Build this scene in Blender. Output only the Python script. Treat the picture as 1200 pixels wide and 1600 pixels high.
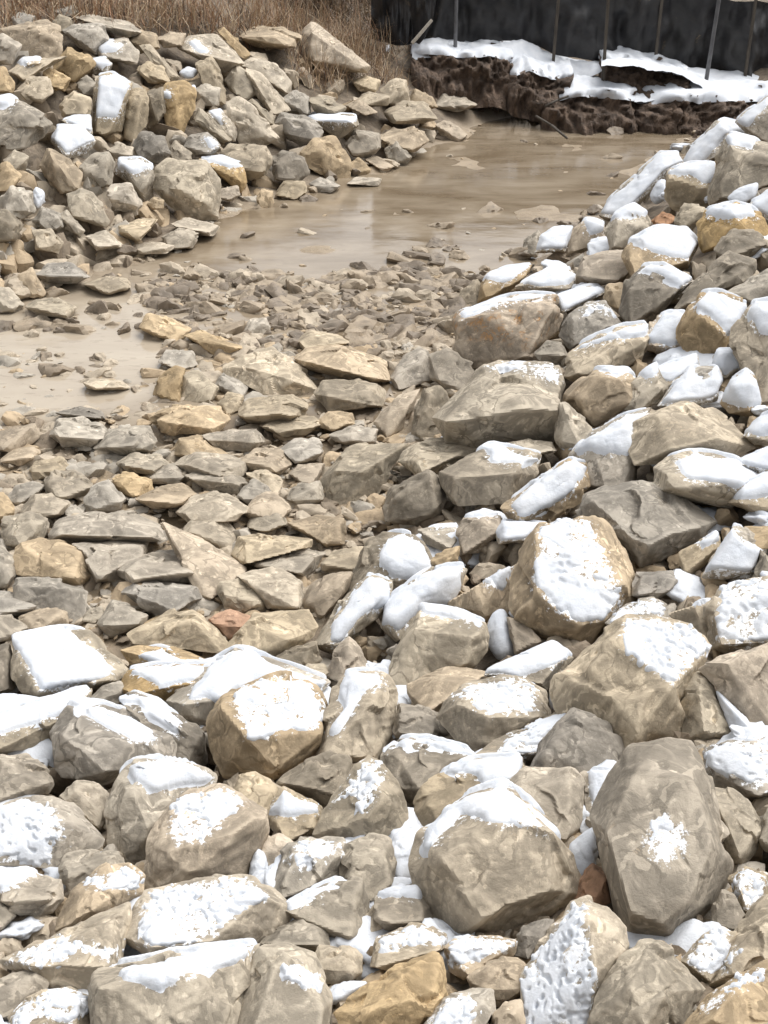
import bpy, math, random
import numpy as np
from mathutils import Vector

for o in list(bpy.data.objects):
    bpy.data.objects.remove(o)
scene = bpy.context.scene
COL = scene.collection
random.seed(7)
RNG = np.random.default_rng(11)

# ------------------------------------------------------------------ camera
CAM_H, PITCH, FOCAL = 2.2, math.radians(27.0), 2000.0      # metres, downward tilt, focal length in photo pixels
cam_data = bpy.data.cameras.new('camera')
cam_data.sensor_fit = 'VERTICAL'
cam_data.angle = 2 * math.atan(800 / FOCAL)
cam_data.clip_end = 1000
cam = bpy.data.objects.new('camera', cam_data)
COL.objects.link(cam)
cam.location = (0, 0, CAM_H)
cam.rotation_euler = (math.pi / 2 - PITCH, 0, 0)
scene.camera = cam

# ------------------------------------------------------------------ overcast sky and a very soft sun
SUN_EL, SUN_AZ = math.radians(62), math.radians(58)         # azimuth clockwise from the view direction
world = bpy.data.worlds.new('World')
scene.world = world
world.use_nodes = True
wn = world.node_tree
wn.nodes.clear()
sky = wn.nodes.new('ShaderNodeTexSky')
sky.sky_type = 'NISHITA'
sky.sun_disc = False
sky.sun_elevation = SUN_EL
sky.sun_rotation = SUN_AZ
sky.air_density = 1.0
sky.dust_density = 3.0
hs = wn.nodes.new('ShaderNodeHueSaturation')
hs.inputs['Saturation'].default_value = 0.10
bg = wn.nodes.new('ShaderNodeBackground')
bg.inputs['Strength'].default_value = 0.09
wo = wn.nodes.new('ShaderNodeOutputWorld')
wn.links.new(sky.outputs[0], hs.inputs['Color'])
wn.links.new(hs.outputs[0], bg.inputs['Color'])
wn.links.new(bg.outputs[0], wo.inputs['Surface'])

sun_data = bpy.data.lights.new('sun', 'SUN')
sun_data.energy = 1.15
sun_data.angle = math.radians(50)
sun_data.color = (1.0, 0.975, 0.94)
sun = bpy.data.objects.new('sun', sun_data)
COL.objects.link(sun)
sd = Vector((math.sin(SUN_AZ) * math.cos(SUN_EL), math.cos(SUN_AZ) * math.cos(SUN_EL), math.sin(SUN_EL)))
sun.rotation_euler = sd.to_track_quat('Z', 'Y').to_euler()

vs = scene.view_settings
vs.view_transform = 'Standard'
vs.look = 'None'
vs.exposure = 1.42
vs.gamma = 1.0
vs.use_curve_mapping = False

# ------------------------------------------------------------------ pixel <-> place
CP, SP = math.cos(PITCH), math.sin(PITCH)
CAM = np.array([0, 0, CAM_H])
FWD = np.array([0, CP, -SP]); UPV = np.array([0, SP, CP]); RT = np.array([1.0, 0, 0])


def ray(px):
    """direction (unit depth along the view axis) through points of the 1200 x 1600 photograph"""
    px = np.asarray(px, float)
    u = (px[..., 0:1] - 600) / FOCAL
    v = (800 - px[..., 1:2]) / FOCAL
    return FWD + u * RT + v * UPV


def project(P):
    d = P - CAM
    z = d @ FWD
    return np.stack([600 + FOCAL * (d @ RT) / z, 800 - FOCAL * (d @ UPV) / z], -1), z


def on_level(px, z=0.0):
    r = ray(px)
    t = (z - CAM_H) / r[..., 2:3]
    return CAM + r * t


# ------------------------------------------------------------------ noise
_pr = np.random.default_rng(3)
_perm = _pr.permutation(256)
_perm = np.concatenate([_perm, _perm, _perm])
_grad = _pr.normal(size=(256, 3)); _grad /= np.linalg.norm(_grad, axis=1)[:, None]


def perlin(P):
    P = np.asarray(P, float)
    i = np.floor(P).astype(int); f = P - i; i &= 255
    u = f * f * f * (f * (f * 6 - 15) + 10)
    out = 0
    for dx in (0, 1):
        wx = u[:, 0] if dx else 1 - u[:, 0]
        for dy in (0, 1):
            wy = u[:, 1] if dy else 1 - u[:, 1]
            for dz in (0, 1):
                wz = u[:, 2] if dz else 1 - u[:, 2]
                h = _perm[_perm[_perm[i[:, 0] + dx] + i[:, 1] + dy] + i[:, 2] + dz]
                g = _grad[h]
                out = out + wx * wy * wz * (g[:, 0] * (f[:, 0] - dx) + g[:, 1] * (f[:, 1] - dy) + g[:, 2] * (f[:, 2] - dz))
    return out * 1.5


def fbm(P, octaves=3, gain=.5):
    a, s = 0, 1
    for k in range(octaves):
        a = a + s * perlin(P * 2.03 ** k + 17.3 * k)
        s *= gain
    return a


def poly_sd(P, poly):
    """signed distance (positive inside) from points to a polygon"""
    P = np.asarray(P, float); Q = np.asarray(poly, float); R = np.roll(Q, -1, 0)
    best = np.full(len(P), 1e18); inside = np.zeros(len(P), bool)
    for a, b in zip(Q, R):
        e = b - a; w = P - a
        t = np.clip((w @ e) / max(e @ e, 1e-9), 0, 1)
        d = w - t[:, None] * e
        best = np.minimum(best, (d * d).sum(1))
        c = ((a[1] <= P[:, 1]) & (b[1] > P[:, 1])) | ((b[1] <= P[:, 1]) & (a[1] > P[:, 1]))
        if abs(e[1]) > 1e-9:
            xi = a[0] + (P[:, 1] - a[1]) / e[1] * e[0]
            inside ^= c & (P[:, 0] < xi)
    d = np.sqrt(best)
    return np.where(inside, d, -d)


# ------------------------------------------------------------------ mesh and object helpers
def mesh_from(name, V, F, mat=None, smooth=True, attr=None):
    """F: (n,3) or (n,4) index array"""
    me = bpy.data.meshes.new(name)
    V = np.asarray(V, np.float32); F = np.asarray(F, np.int32)
    n, k = F.shape
    me.vertices.add(len(V)); me.vertices.foreach_set('co', V.ravel())
    me.loops.add(n * k); me.loops.foreach_set('vertex_index', F.ravel())
    me.polygons.add(n)
    me.polygons.foreach_set('loop_start', np.arange(0, n * k, k, dtype=np.int32))
    me.polygons.foreach_set('loop_total', np.full(n, k, np.int32))
    me.polygons.foreach_set('use_smooth', np.full(n, smooth, bool))
    if attr:
        for an, av in attr.items():
            at = me.attributes.new(an, 'FLOAT', 'POINT')
            at.data.foreach_set('value', np.asarray(av, np.float32))
    me.update(calc_edges=True)
    if mat:
        me.materials.append(mat)
    return me


def link(name, me, parent=None, loc=(0, 0, 0)):
    o = bpy.data.objects.new(name, me)
    COL.objects.link(o)
    o.location = loc
    if parent is not None:
        o.parent = parent
    return o


def tag(o, label=None, cat=None, group=None, kind=None):
    if label: o['label'] = label
    if cat: o['category'] = cat
    if group: o['group'] = group
    if kind: o['kind'] = kind
    return o


_geo = {}


def geodesic(n):
    """unit sphere: an icosahedron with every edge cut into n"""
    if n in _geo:
        return _geo[n]
    p = (1 + 5 ** .5) / 2
    v = np.array([(-1, p, 0), (1, p, 0), (-1, -p, 0), (1, -p, 0), (0, -1, p), (0, 1, p), (0, -1, -p), (0, 1, -p), (p, 0, -1), (p, 0, 1), (-p, 0, -1), (-p, 0, 1)], float)
    f = [(0, 11, 5), (0, 5, 1), (0, 1, 7), (0, 7, 10), (0, 10, 11), (1, 5, 9), (5, 11, 4), (11, 10, 2), (10, 7, 6), (7, 1, 8), (3, 9, 4), (3, 4, 2), (3, 2, 6), (3, 6, 8), (3, 8, 9), (4, 9, 5), (2, 4, 11), (6, 2, 10), (8, 6, 7), (9, 8, 1)]
    V, F = [], []
    for a, b, c in f:
        base = len(V); idx = {}
        for i in range(n + 1):
            for j in range(n + 1 - i):
                idx[i, j] = len(V)
                V.append((v[a] * (n - i - j) + v[b] * i + v[c] * j) / n)
        for i in range(n):
            for j in range(n - i):
                F.append((idx[i, j], idx[i + 1, j], idx[i, j + 1]))
                if i + j < n - 1:
                    F.append((idx[i + 1, j], idx[i + 1, j + 1], idx[i, j + 1]))
    V = np.array(V); V /= np.linalg.norm(V, axis=1)[:, None]
    key = np.round(V, 5) + 0.0
    _, first, inv = np.unique(key, axis=0, return_index=True, return_inverse=True)
    V = V[first]; F = inv.ravel()[np.array(F)]
    _geo[n] = (V, F)
    return V, F


def vnormals(V, F):
    fn = np.cross(V[F[:, 1]] - V[F[:, 0]], V[F[:, 2]] - V[F[:, 0]])
    N = np.zeros_like(V)
    for k in range(3):
        np.add.at(N, F[:, k], fn)
    return N / np.maximum(np.linalg.norm(N, axis=1), 1e-12)[:, None]


# ------------------------------------------------------------------ materials
def nodes_of(name):
    m = bpy.data.materials.new(name); m.use_nodes = True
    nt = m.node_tree; nt.nodes.clear()
    out = nt.nodes.new('ShaderNodeOutputMaterial')
    b = nt.nodes.new('ShaderNodeBsdfPrincipled')
    nt.links.new(b.outputs[0], out.inputs[0])
    return m, nt, b


def nd(nt, typ, **kw):
    n = nt.nodes.new(typ)
    for k, v in kw.items():
        if k.startswith('i_'):
            n.inputs[k[2:].replace('_', ' ')].default_value = v
        else:
            setattr(n, k, v)
    return n


def mixc(nt, fac, a, b, mode='MIX'):
    n = nt.nodes.new('ShaderNodeMix'); n.data_type = 'RGBA'; n.blend_type = mode
    for s, v in ((0, fac), (6, a), (7, b)):
        if hasattr(v, 'is_output'):
            nt.links.new(v, n.inputs[s])
        else:
            n.inputs[s].default_value = v if s == 0 else (*v, 1) if len(v) == 3 else v
    return n.outputs[2]


def math_n(nt, op, a, b=0.0, clamp=False):
    n = nt.nodes.new('ShaderNodeMath'); n.operation = op; n.use_clamp = clamp
    for s, v in ((0, a), (1, b)):
        if hasattr(v, 'is_output'):
            nt.links.new(v, n.inputs[s])
        else:
            n.inputs[s].default_value = v
    return n.outputs[0]


def ramp(nt, src, p0, p1, c0=(0, 0, 0, 1), c1=(1, 1, 1, 1)):
    n = nt.nodes.new('ShaderNodeValToRGB')
    n.color_ramp.elements[0].position = p0; n.color_ramp.elements[0].color = c0
    n.color_ramp.elements[1].position = p1; n.color_ramp.elements[1].color = c1
    nt.links.new(src, n.inputs[0])
    return n.outputs[0]


def noise_tex(nt, vec, scale, detail=4, rough=.55, dist=0.0):
    n = nd(nt, 'ShaderNodeTexNoise')
    n.inputs['Scale'].default_value = scale; n.inputs['Detail'].default_value = detail
    n.inputs['Roughness'].default_value = rough; n.inputs['Distortion'].default_value = dist
    if vec is not None:
        nt.links.new(vec, n.inputs['Vector'])
    return n.outputs[0]


def rock_material(name, base, stain, stain_lo=.56, per_object=True, frost=True, wet=0.0, band=False):
    m, nt, b = nodes_of(name)
    tc = nd(nt, 'ShaderNodeTexCoord'); oi = nd(nt, 'ShaderNodeObjectInfo')
    if per_object:
        vm = nd(nt, 'ShaderNodeVectorMath', operation='MULTIPLY_ADD')
        nt.links.new(oi.outputs['Random'], vm.inputs[0]); vm.inputs[1].default_value = (91, 57, 73)
        nt.links.new(tc.outputs['Object'], vm.inputs[2]); vec = vm.outputs[0]
    else:
        vec = tc.outputs['Object']
    broad = noise_tex(nt, vec, 4.5, 5, .6, .6)
    mid = noise_tex(nt, vec, 17, 7, .72, .6)
    blot = noise_tex(nt, vec, 8.5, 6, .66, 1.2)
    fine = noise_tex(nt, vec, 58, 5, .75)
    sf = ramp(nt, broad, stain_lo, stain_lo + .16)
    if band:                                            # an iron-stained bed of stone above a grey one
        sx = nd(nt, 'ShaderNodeSeparateXYZ'); nt.links.new(tc.outputs['Generated'], sx.inputs[0])
        sf = ramp(nt, math_n(nt, 'ADD', sx.outputs[2], math_n(nt, 'MULTIPLY', math_n(nt, 'SUBTRACT', broad, .5), .5)), .36, .48)
    c = mixc(nt, sf, base, stain)
    warm = noise_tex(nt, vec, 6.2, 5, .65, .9)
    c = mixc(nt, math_n(nt, 'MULTIPLY', ramp(nt, warm, .52, .72), .26), c, (base[0] * 1.02, base[1] * .84, base[2] * .62))
    dark = tuple(x * .52 for x in base); pk = min(1.36, .60 / max(base)); pale = tuple(x * pk + .025 for x in base)
    c = mixc(nt, math_n(nt, 'MULTIPLY', ramp(nt, blot, .52, .34), .75), c, dark)
    c = mixc(nt, math_n(nt, 'MULTIPLY', ramp(nt, blot, .50, .72), .6), c, pale)
    c = mixc(nt, math_n(nt, 'MULTIPLY', ramp(nt, mid, .48, .36), .9), c, dark)
    c = mixc(nt, math_n(nt, 'MULTIPLY', ramp(nt, mid, .52, .68), .85), c, pale)
    c = mixc(nt, math_n(nt, 'MULTIPLY', ramp(nt, fine, .50, .66), .55), c, pale)
    c = mixc(nt, math_n(nt, 'MULTIPLY', ramp(nt, fine, .47, .33), .6), c, tuple(x * .45 for x in base))
    # fracture scars: thin pale veins
    vo = nd(nt, 'ShaderNodeTexVoronoi', feature='DISTANCE_TO_EDGE'); vo.inputs['Scale'].default_value = 6
    wv = nd(nt, 'ShaderNodeVectorMath', operation='MULTIPLY_ADD')
    nz = nd(nt, 'ShaderNodeTexNoise'); nz.inputs['Scale'].default_value = 7; nz.inputs['Detail'].default_value = 4
    nt.links.new(vec, nz.inputs['Vector']); nt.links.new(nz.outputs['Color'], wv.inputs[0]); wv.inputs[1].default_value = (.35, .35, .35)
    nt.links.new(vec, wv.inputs[2]); nt.links.new(wv.outputs[0], vo.inputs['Vector'])
    vein = ramp(nt, vo.outputs['Distance'], .035, .0)
    c = mixc(nt, math_n(nt, 'MULTIPLY', math_n(nt, 'MULTIPLY', vein, ramp(nt, broad, .42, .56)), .85), c, pale)
    vo2 = nd(nt, 'ShaderNodeTexVoronoi', feature='DISTANCE_TO_EDGE'); vo2.inputs['Scale'].default_value = 3.4
    wv2 = nd(nt, 'ShaderNodeVectorMath', operation='ADD'); nt.links.new(wv.outputs[0], wv2.inputs[0]); wv2.inputs[1].default_value = (5, 9, 2)
    nt.links.new(wv2.outputs[0], vo2.inputs['Vector'])
    crack = math_n(nt, 'MULTIPLY', ramp(nt, vo2.outputs['Distance'], .022, .0), ramp(nt, blot, .45, .55))
    c = mixc(nt, math_n(nt, 'MULTIPLY', crack, .7), c, tuple(x * .35 for x in base))
    # rubbed pale edges
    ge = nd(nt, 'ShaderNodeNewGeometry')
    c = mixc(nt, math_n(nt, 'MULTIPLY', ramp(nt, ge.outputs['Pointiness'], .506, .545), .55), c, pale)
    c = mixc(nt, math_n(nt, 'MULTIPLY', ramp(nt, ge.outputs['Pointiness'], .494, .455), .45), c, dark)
    if per_object:
        hv = nd(nt, 'ShaderNodeHueSaturation')
        mr = nd(nt, 'ShaderNodeMapRange'); nt.links.new(oi.outputs['Random'], mr.inputs[0])
        mr.inputs[3].default_value = .84; mr.inputs[4].default_value = 1.2
        nt.links.new(mr.outputs[0], hv.inputs['Value'])
        m2 = math_n(nt, 'FRACT', math_n(nt, 'MULTIPLY', oi.outputs['Random'], 37.7))
        mr2 = nd(nt, 'ShaderNodeMapRange'); nt.links.new(m2, mr2.inputs[0])
        mr2.inputs[3].default_value = .75; mr2.inputs[4].default_value = 1.3
        nt.links.new(mr2.outputs[0], hv.inputs['Saturation'])
        nt.links.new(c, hv.inputs['Color']); c = hv.outputs[0]
    if frost:
        at = nd(nt, 'ShaderNodeAttribute', attribute_name='frost')
        fr = noise_tex(nt, vec, 60, 5, .75)
        fsum = math_n(nt, 'ADD', math_n(nt, 'MULTIPLY', at.outputs['Fac'], .55), math_n(nt, 'SUBTRACT', fr, .72))
        c = mixc(nt, ramp(nt, fsum, .0, .07), c, (.84, .86, .89))
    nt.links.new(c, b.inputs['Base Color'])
    b.inputs['Roughness'].default_value = .82 - .4 * wet
    b.inputs['Specular IOR Level'].default_value = .3 + .2 * wet
    # relief: shallow scallops, pits and grain
    b1 = nd(nt, 'ShaderNodeBump'); b1.inputs['Strength'].default_value = .42; b1.inputs['Distance'].default_value = .016
    nt.links.new(mid, b1.inputs['Height'])
    b2 = nd(nt, 'ShaderNodeBump'); b2.inputs['Strength'].default_value = .5; b2.inputs['Distance'].default_value = .004
    nt.links.new(fine, b2.inputs['Height']); nt.links.new(b1.outputs[0], b2.inputs['Normal'])
    nt.links.new(b2.outputs[0], b.inputs['Normal'])
    return m


MAT = {
    'g': rock_material('grey_limestone', (.41, .36, .287), (.45, .36, .25)),
    'b': rock_material('beige_limestone', (.455, .388, .296), (.46, .345, .22)),
    't': rock_material('tan_limestone', (.48, .38, .26), (.46, .32, .18)),
    'o': rock_material('ochre_limestone', (.47, .34, .185), (.48, .375, .25), .60),
    'd': rock_material('dark_limestone', (.30, .26, .205), (.36, .305, .23)),
    'q': rock_material('banded_limestone', (.42, .35, .27), (.50, .245, .075), band=True),
    'r': rock_material('rusty_limestone', (.38, .205, .105), (.45, .33, .20), .56),
}


def snow_material():
    m, nt, b = nodes_of('snow')
    tc = nd(nt, 'ShaderNodeTexCoord')
    n1 = noise_tex(nt, tc.outputs['Object'], 90, 5, .75); n2 = noise_tex(nt, tc.outputs['Object'], 14, 3, .5)
    c = mixc(nt, ramp(nt, n2, .35, .7), (.54, .565, .605), (.63, .645, .67))
    nt.links.new(c, b.inputs['Base Color'])
    b.inputs['Roughness'].default_value = .95
    b.inputs['Specular IOR Level'].default_value = .1
    bp = nd(nt, 'ShaderNodeBump'); bp.inputs['Strength'].default_value = .45; bp.inputs['Distance'].default_value = .007
    nt.links.new(n1, bp.inputs['Height'])
    nt.links.new(bp.outputs[0], b.inputs['Normal'])
    return m


SNOW = snow_material()


# ------------------------------------------------------------------ the ground: stream bed, banks, hillside
TOE_LEFT = [(-900, 700), (-300, 545), (0, 485), (110, 445), (200, 415), (300, 375), (345, 345), (420, 312), (480, 300), (560, 270), (620, 262), (690, 228), (760, 190)]
TOE_FAR = [(830, 180), (900, 188), (1000, 198), (1080, 204)]
TOE_RIGHT = [(1015, 260), (945, 312), (872, 362), (802, 402), (742, 452), (705, 505), (690, 580), (660, 650), (600, 760), (540, 850), (490, 930)]
TOE_NEAR = [(400, 1000), (200, 1000), (0, 985), (-300, 975), (-900, 950)]
BED = on_level(np.array(TOE_LEFT + TOE_FAR + TOE_RIGHT + TOE_NEAR, float))[:, :2]
SLOPE = [.52] * len(TOE_LEFT) + [.26] * len(TOE_FAR) + [.46] * len(TOE_RIGHT) + [.17] * len(TOE_NEAR)
for k, s in zip(range(len(TOE_LEFT) + len(TOE_FAR) + 6, len(SLOPE)), (.44, .42, .36, .30, .24)):
    SLOPE[k] = s
SLOPE = np.array(SLOPE)


def raw_height(XY):
    sdist = poly_sd(XY, BED)
    # slope of the nearest part of the toe line
    w = 0; acc = 0
    for p, s in zip(BED, SLOPE):
        k = 1 / (((XY - p) ** 2).sum(1) + .05) ** 1.5
        w = w + k; acc = acc + k * s
    s = acc / w
    d = np.maximum(-sdist, 0)
    z = s * d
    cap = np.where(s > .40, .95, .55)
    cap = cap + .06 * d
    z = np.where(z > cap, cap + (z - cap) * .12, z)
    return z, sdist


GX = np.linspace(-9, 9, 241); GY = np.linspace(-3, 22, 334)
gx, gy = np.meshgrid(GX, GY)
gxy = np.stack([gx.ravel(), gy.ravel()], 1)
GZ, GS = raw_height(gxy)
GZ = GZ.reshape(gx.shape)
for _ in range(3):                                     # soften the toe of the banks
    P = np.pad(GZ, 1, mode='edge')
    GZ = (P[:-2, 1:-1] + P[2:, 1:-1] + P[1:-1, :-2] + P[1:-1, 2:] + 4 * P[1:-1, 1:-1]) / 8


def ground_z(XY):
    XY = np.atleast_2d(XY)
    fx = np.clip((XY[:, 0] - GX[0]) / (GX[1] - GX[0]), 0, len(GX) - 1.001)
    fy = np.clip((XY[:, 1] - GY[0]) / (GY[1] - GY[0]), 0, len(GY) - 1.001)
    i, j = fx.astype(int), fy.astype(int); u, v = fx - i, fy - j
    return GZ[j, i] * (1 - u) * (1 - v) + GZ[j, i + 1] * u * (1 - v) + GZ[j + 1, i] * (1 - u) * v + GZ[j + 1, i + 1] * u * v


def hit_ground(px, lift=0.0):
    """first point along the line of sight that is `lift` above the ground (array of pixels)"""
    r = ray(np.atleast_2d(px)); n = len(r)
    lift = np.broadcast_to(lift, n)
    t = np.full(n, 1.2); done = np.zeros(n, bool); lo = t.copy(); hi = np.full(n, 60.0)
    for k in range(900):
        P = CAM + r * t[:, None]
        below = P[:, 2] < ground_z(P[:, :2]) + lift
        new = below & ~done
        hi[new] = t[new]; lo[new] = t[new] - .03
        done |= below
        if done.all():
            break
        t = np.where(done, t, t + .03)
    for k in range(12):
        m = (lo + hi) / 2
        P = CAM + r * m[:, None]
        below = P[:, 2] < ground_z(P[:, :2]) + lift
        hi = np.where(below, m, hi); lo = np.where(below, lo, m)
    return CAM + r * hi[:, None], hi


def build_ground():
    xs = np.concatenate([[-300, -120, -50, -25, -14], GX[::1], [14, 25, 50, 120, 300]])
    ys = np.concatenate([[-60, -20, -8], GY[::1], [27, 35, 50, 80, 150, 400]])
    X, Y = np.meshgrid(xs, ys)
    XY = np.stack([X.ravel(), Y.ravel()], 1)
    Z = ground_z(XY)
    px = XY * 1.0
    P3 = np.stack([px[:, 0] * 2.2, px[:, 1] * 2.2, np.zeros(len(px))], 1)
    n = fbm(P3, 4)
    sd = poly_sd(XY, BED)
    bedm = np.clip(sd / .25 + .5, 0, 1)
    Z = Z + n * (.05 * (1 - bedm) + .028 * bedm) - .012 * bedm - .13 * np.clip(-sd / .35, 0, 1) * (1 - np.clip((XY[:, 1] - 11.6) / .6, 0, 1))
    pq, _ = project(np.column_stack([XY, Z]))
    pale = np.clip(poly_sd(pq, [(-900, 480), (150, 455), (235, 470), (245, 560), (235, 640), (0, 650), (-900, 680)]) / 70 + .55 + .5 * n, 0, 1) * (XY[:, 1] > 2)
    Z -= pale * .012
    # beyond the fence and the left bank the land climbs a little
    Z += np.where(XY[:, 1] > 14.5, (XY[:, 1] - 14.5) * .03, 0)
    V = np.stack([XY[:, 0], XY[:, 1], Z], 1)
    nx, ny = len(xs), len(ys)
    i = np.arange(nx - 1); j = np.arange(ny - 1)
    I, J = np.meshgrid(i, j); a = (J * nx + I).ravel()
    F = np.stack([a, a + 1, a + 1 + nx, a + nx], 1)
    m, nt, b = nodes_of('earth')
    tc = nd(nt, 'ShaderNodeTexCoord'); at = nd(nt, 'ShaderNodeAttribute', attribute_name='mud')
    n1 = noise_tex(nt, tc.outputs['Object'], 1.6, 6, .6); n2 = noise_tex(nt, tc.outputs['Object'], 14, 6, .7)
    n3 = noise_tex(nt, tc.outputs['Object'], 60, 4, .7)
    soil = mixc(nt, ramp(nt, n2, .35, .7), (.10, .078, .056), (.24, .19, .135))
    mud = mixc(nt, ramp(nt, n1, .35, .65), (.235, .175, .108), (.36, .285, .20))
    mud = mixc(nt, math_n(nt, 'MULTIPLY', ramp(nt, n2, .55, .35), .45), mud, (.15, .11, .07))
    ap = nd(nt, 'ShaderNodeAttribute', attribute_name='pale_silt')
    silt = mixc(nt, ramp(nt, n1, .35, .65), (.36, .30, .23), (.44, .38, .30))
    mud = mixc(nt, ap.outputs['Fac'], mud, silt)
    c = mixc(nt, at.outputs['Fac'], soil, mud)
    nt.links.new(c, b.inputs['Base Color'])
    rg = nd(nt, 'ShaderNodeMapRange'); nt.links.new(at.outputs['Fac'], rg.inputs[0]); rg.inputs[3].default_value = .85; rg.inputs[4].default_value = .38
    nt.links.new(rg.outputs[0], b.inputs['Roughness'])
    bp = nd(nt, 'ShaderNodeBump'); bp.inputs['Strength'].default_value = .7; bp.inputs['Distance'].default_value = .03
    nt.links.new(n2, bp.inputs['Height'])
    b2 = nd(nt, 'ShaderNodeBump'); b2.inputs['Strength'].default_value = .5; b2.inputs['Distance'].default_value = .01
    nt.links.new(n3, b2.inputs['Height']); nt.links.new(bp.outputs[0], b2.inputs['Normal'])
    nt.links.new(b2.outputs[0], b.inputs['Normal'])
    far = np.clip((XY[:, 1] - 15) / 4, 0, 1)
    mud_a = np.maximum(np.clip(sd / .3 + .8, 0, 1), far * .55)
    o = link('ground', mesh_from('ground', V, F, m, True, {'mud': mud_a, 'pale_silt': pale}))
    tag(o, 'muddy brown ground with the rocky channel and its banks', None, None, 'structure')


build_ground()


def build_water():
    """murky shallow water lying in the low parts of the bed"""
    poly = BED
    xs = np.arange(-6, 6.01, .05); ys = np.arange(3, 13.6, .05)
    X, Y = np.meshgrid(xs, ys); XY = np.stack([X.ravel(), Y.ravel()], 1)
    sd = poly_sd(XY, poly)
    keep = sd > -.35
    nx = len(xs)
    I, J = np.meshgrid(np.arange(nx - 1), np.arange(len(ys) - 1)); a = (J * nx + I).ravel()
    F = np.stack([a, a + 1, a + 1 + nx, a + nx], 1)
    F = F[keep[F].all(1)]
    px, _ = project(np.stack([XY[:, 0], XY[:, 1], np.zeros(len(XY))], 1))
    # the stretch of rubble below the photograph's middle is dry
    dry = np.clip((px[:, 1] - (650 - .0 * px[:, 0])) / 80, 0, 1)
    P3 = np.stack([XY[:, 0] * 9, XY[:, 1] * 9, XY[:, 0] * 0], 1)
    Z = .004 + .0012 * fbm(P3, 2) - dry * .16
    pale = np.clip(poly_sd(px, [(-900, 450), (150, 440), (260, 455), (330, 540), (235, 660), (0, 680), (-900, 700)]) / 110 + .45 + .25 * fbm(P3 * .25, 3), 0, 1)
    used = np.unique(F); remap = np.full(len(XY), -1); remap[used] = np.arange(len(used))
    V = np.stack([XY[:, 0], XY[:, 1], Z], 1)[used]
    m, nt, b = nodes_of('muddy_water')
    tc = nd(nt, 'ShaderNodeTexCoord')
    mp = nd(nt, 'ShaderNodeMapping'); nt.links.new(tc.outputs['Object'], mp.inputs[0]); mp.inputs['Scale'].default_value = (1, 2.2, 1)
    n1 = noise_tex(nt, mp.outputs[0], 1.3, 6, .62, .5); n2 = noise_tex(nt, mp.outputs[0], 9, 5, .6)
    c = mixc(nt, ramp(nt, n1, .35, .66), (.15, .112, .072), (.27, .22, .16))
    ap = nd(nt, 'ShaderNodeAttribute', attribute_name='pale_silt')
    c = mixc(nt, ap.outputs['Fac'], c, mixc(nt, ramp(nt, n1, .3, .7), (.29, .24, .18), (.40, .345, .27)))
    c = mixc(nt, math_n(nt, 'MULTIPLY', ramp(nt, n2, .6, .4), .25), c, (.16, .12, .078))
    nt.links.new(c, b.inputs['Base Color'])
    nt.links.new(ramp(nt, n1, .35, .7, (.02, .02, .02, 1), (.12, .12, .12, 1)), b.inputs['Roughness'])
    b.inputs['IOR'].default_value = 1.33
    bp = nd(nt, 'ShaderNodeBump'); bp.inputs['Strength'].default_value = .05; bp.inputs['Distance'].default_value = .02
    nt.links.new(n2, bp.inputs['Height']); nt.links.new(bp.outputs[0], b.inputs['Normal'])
    o = link('water', mesh_from('water', V, remap[F], m, True, {'pale_silt': pale[used]}))
    tag(o, 'shallow muddy brown water in the stream bed', None, None, 'structure')


build_water()
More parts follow.
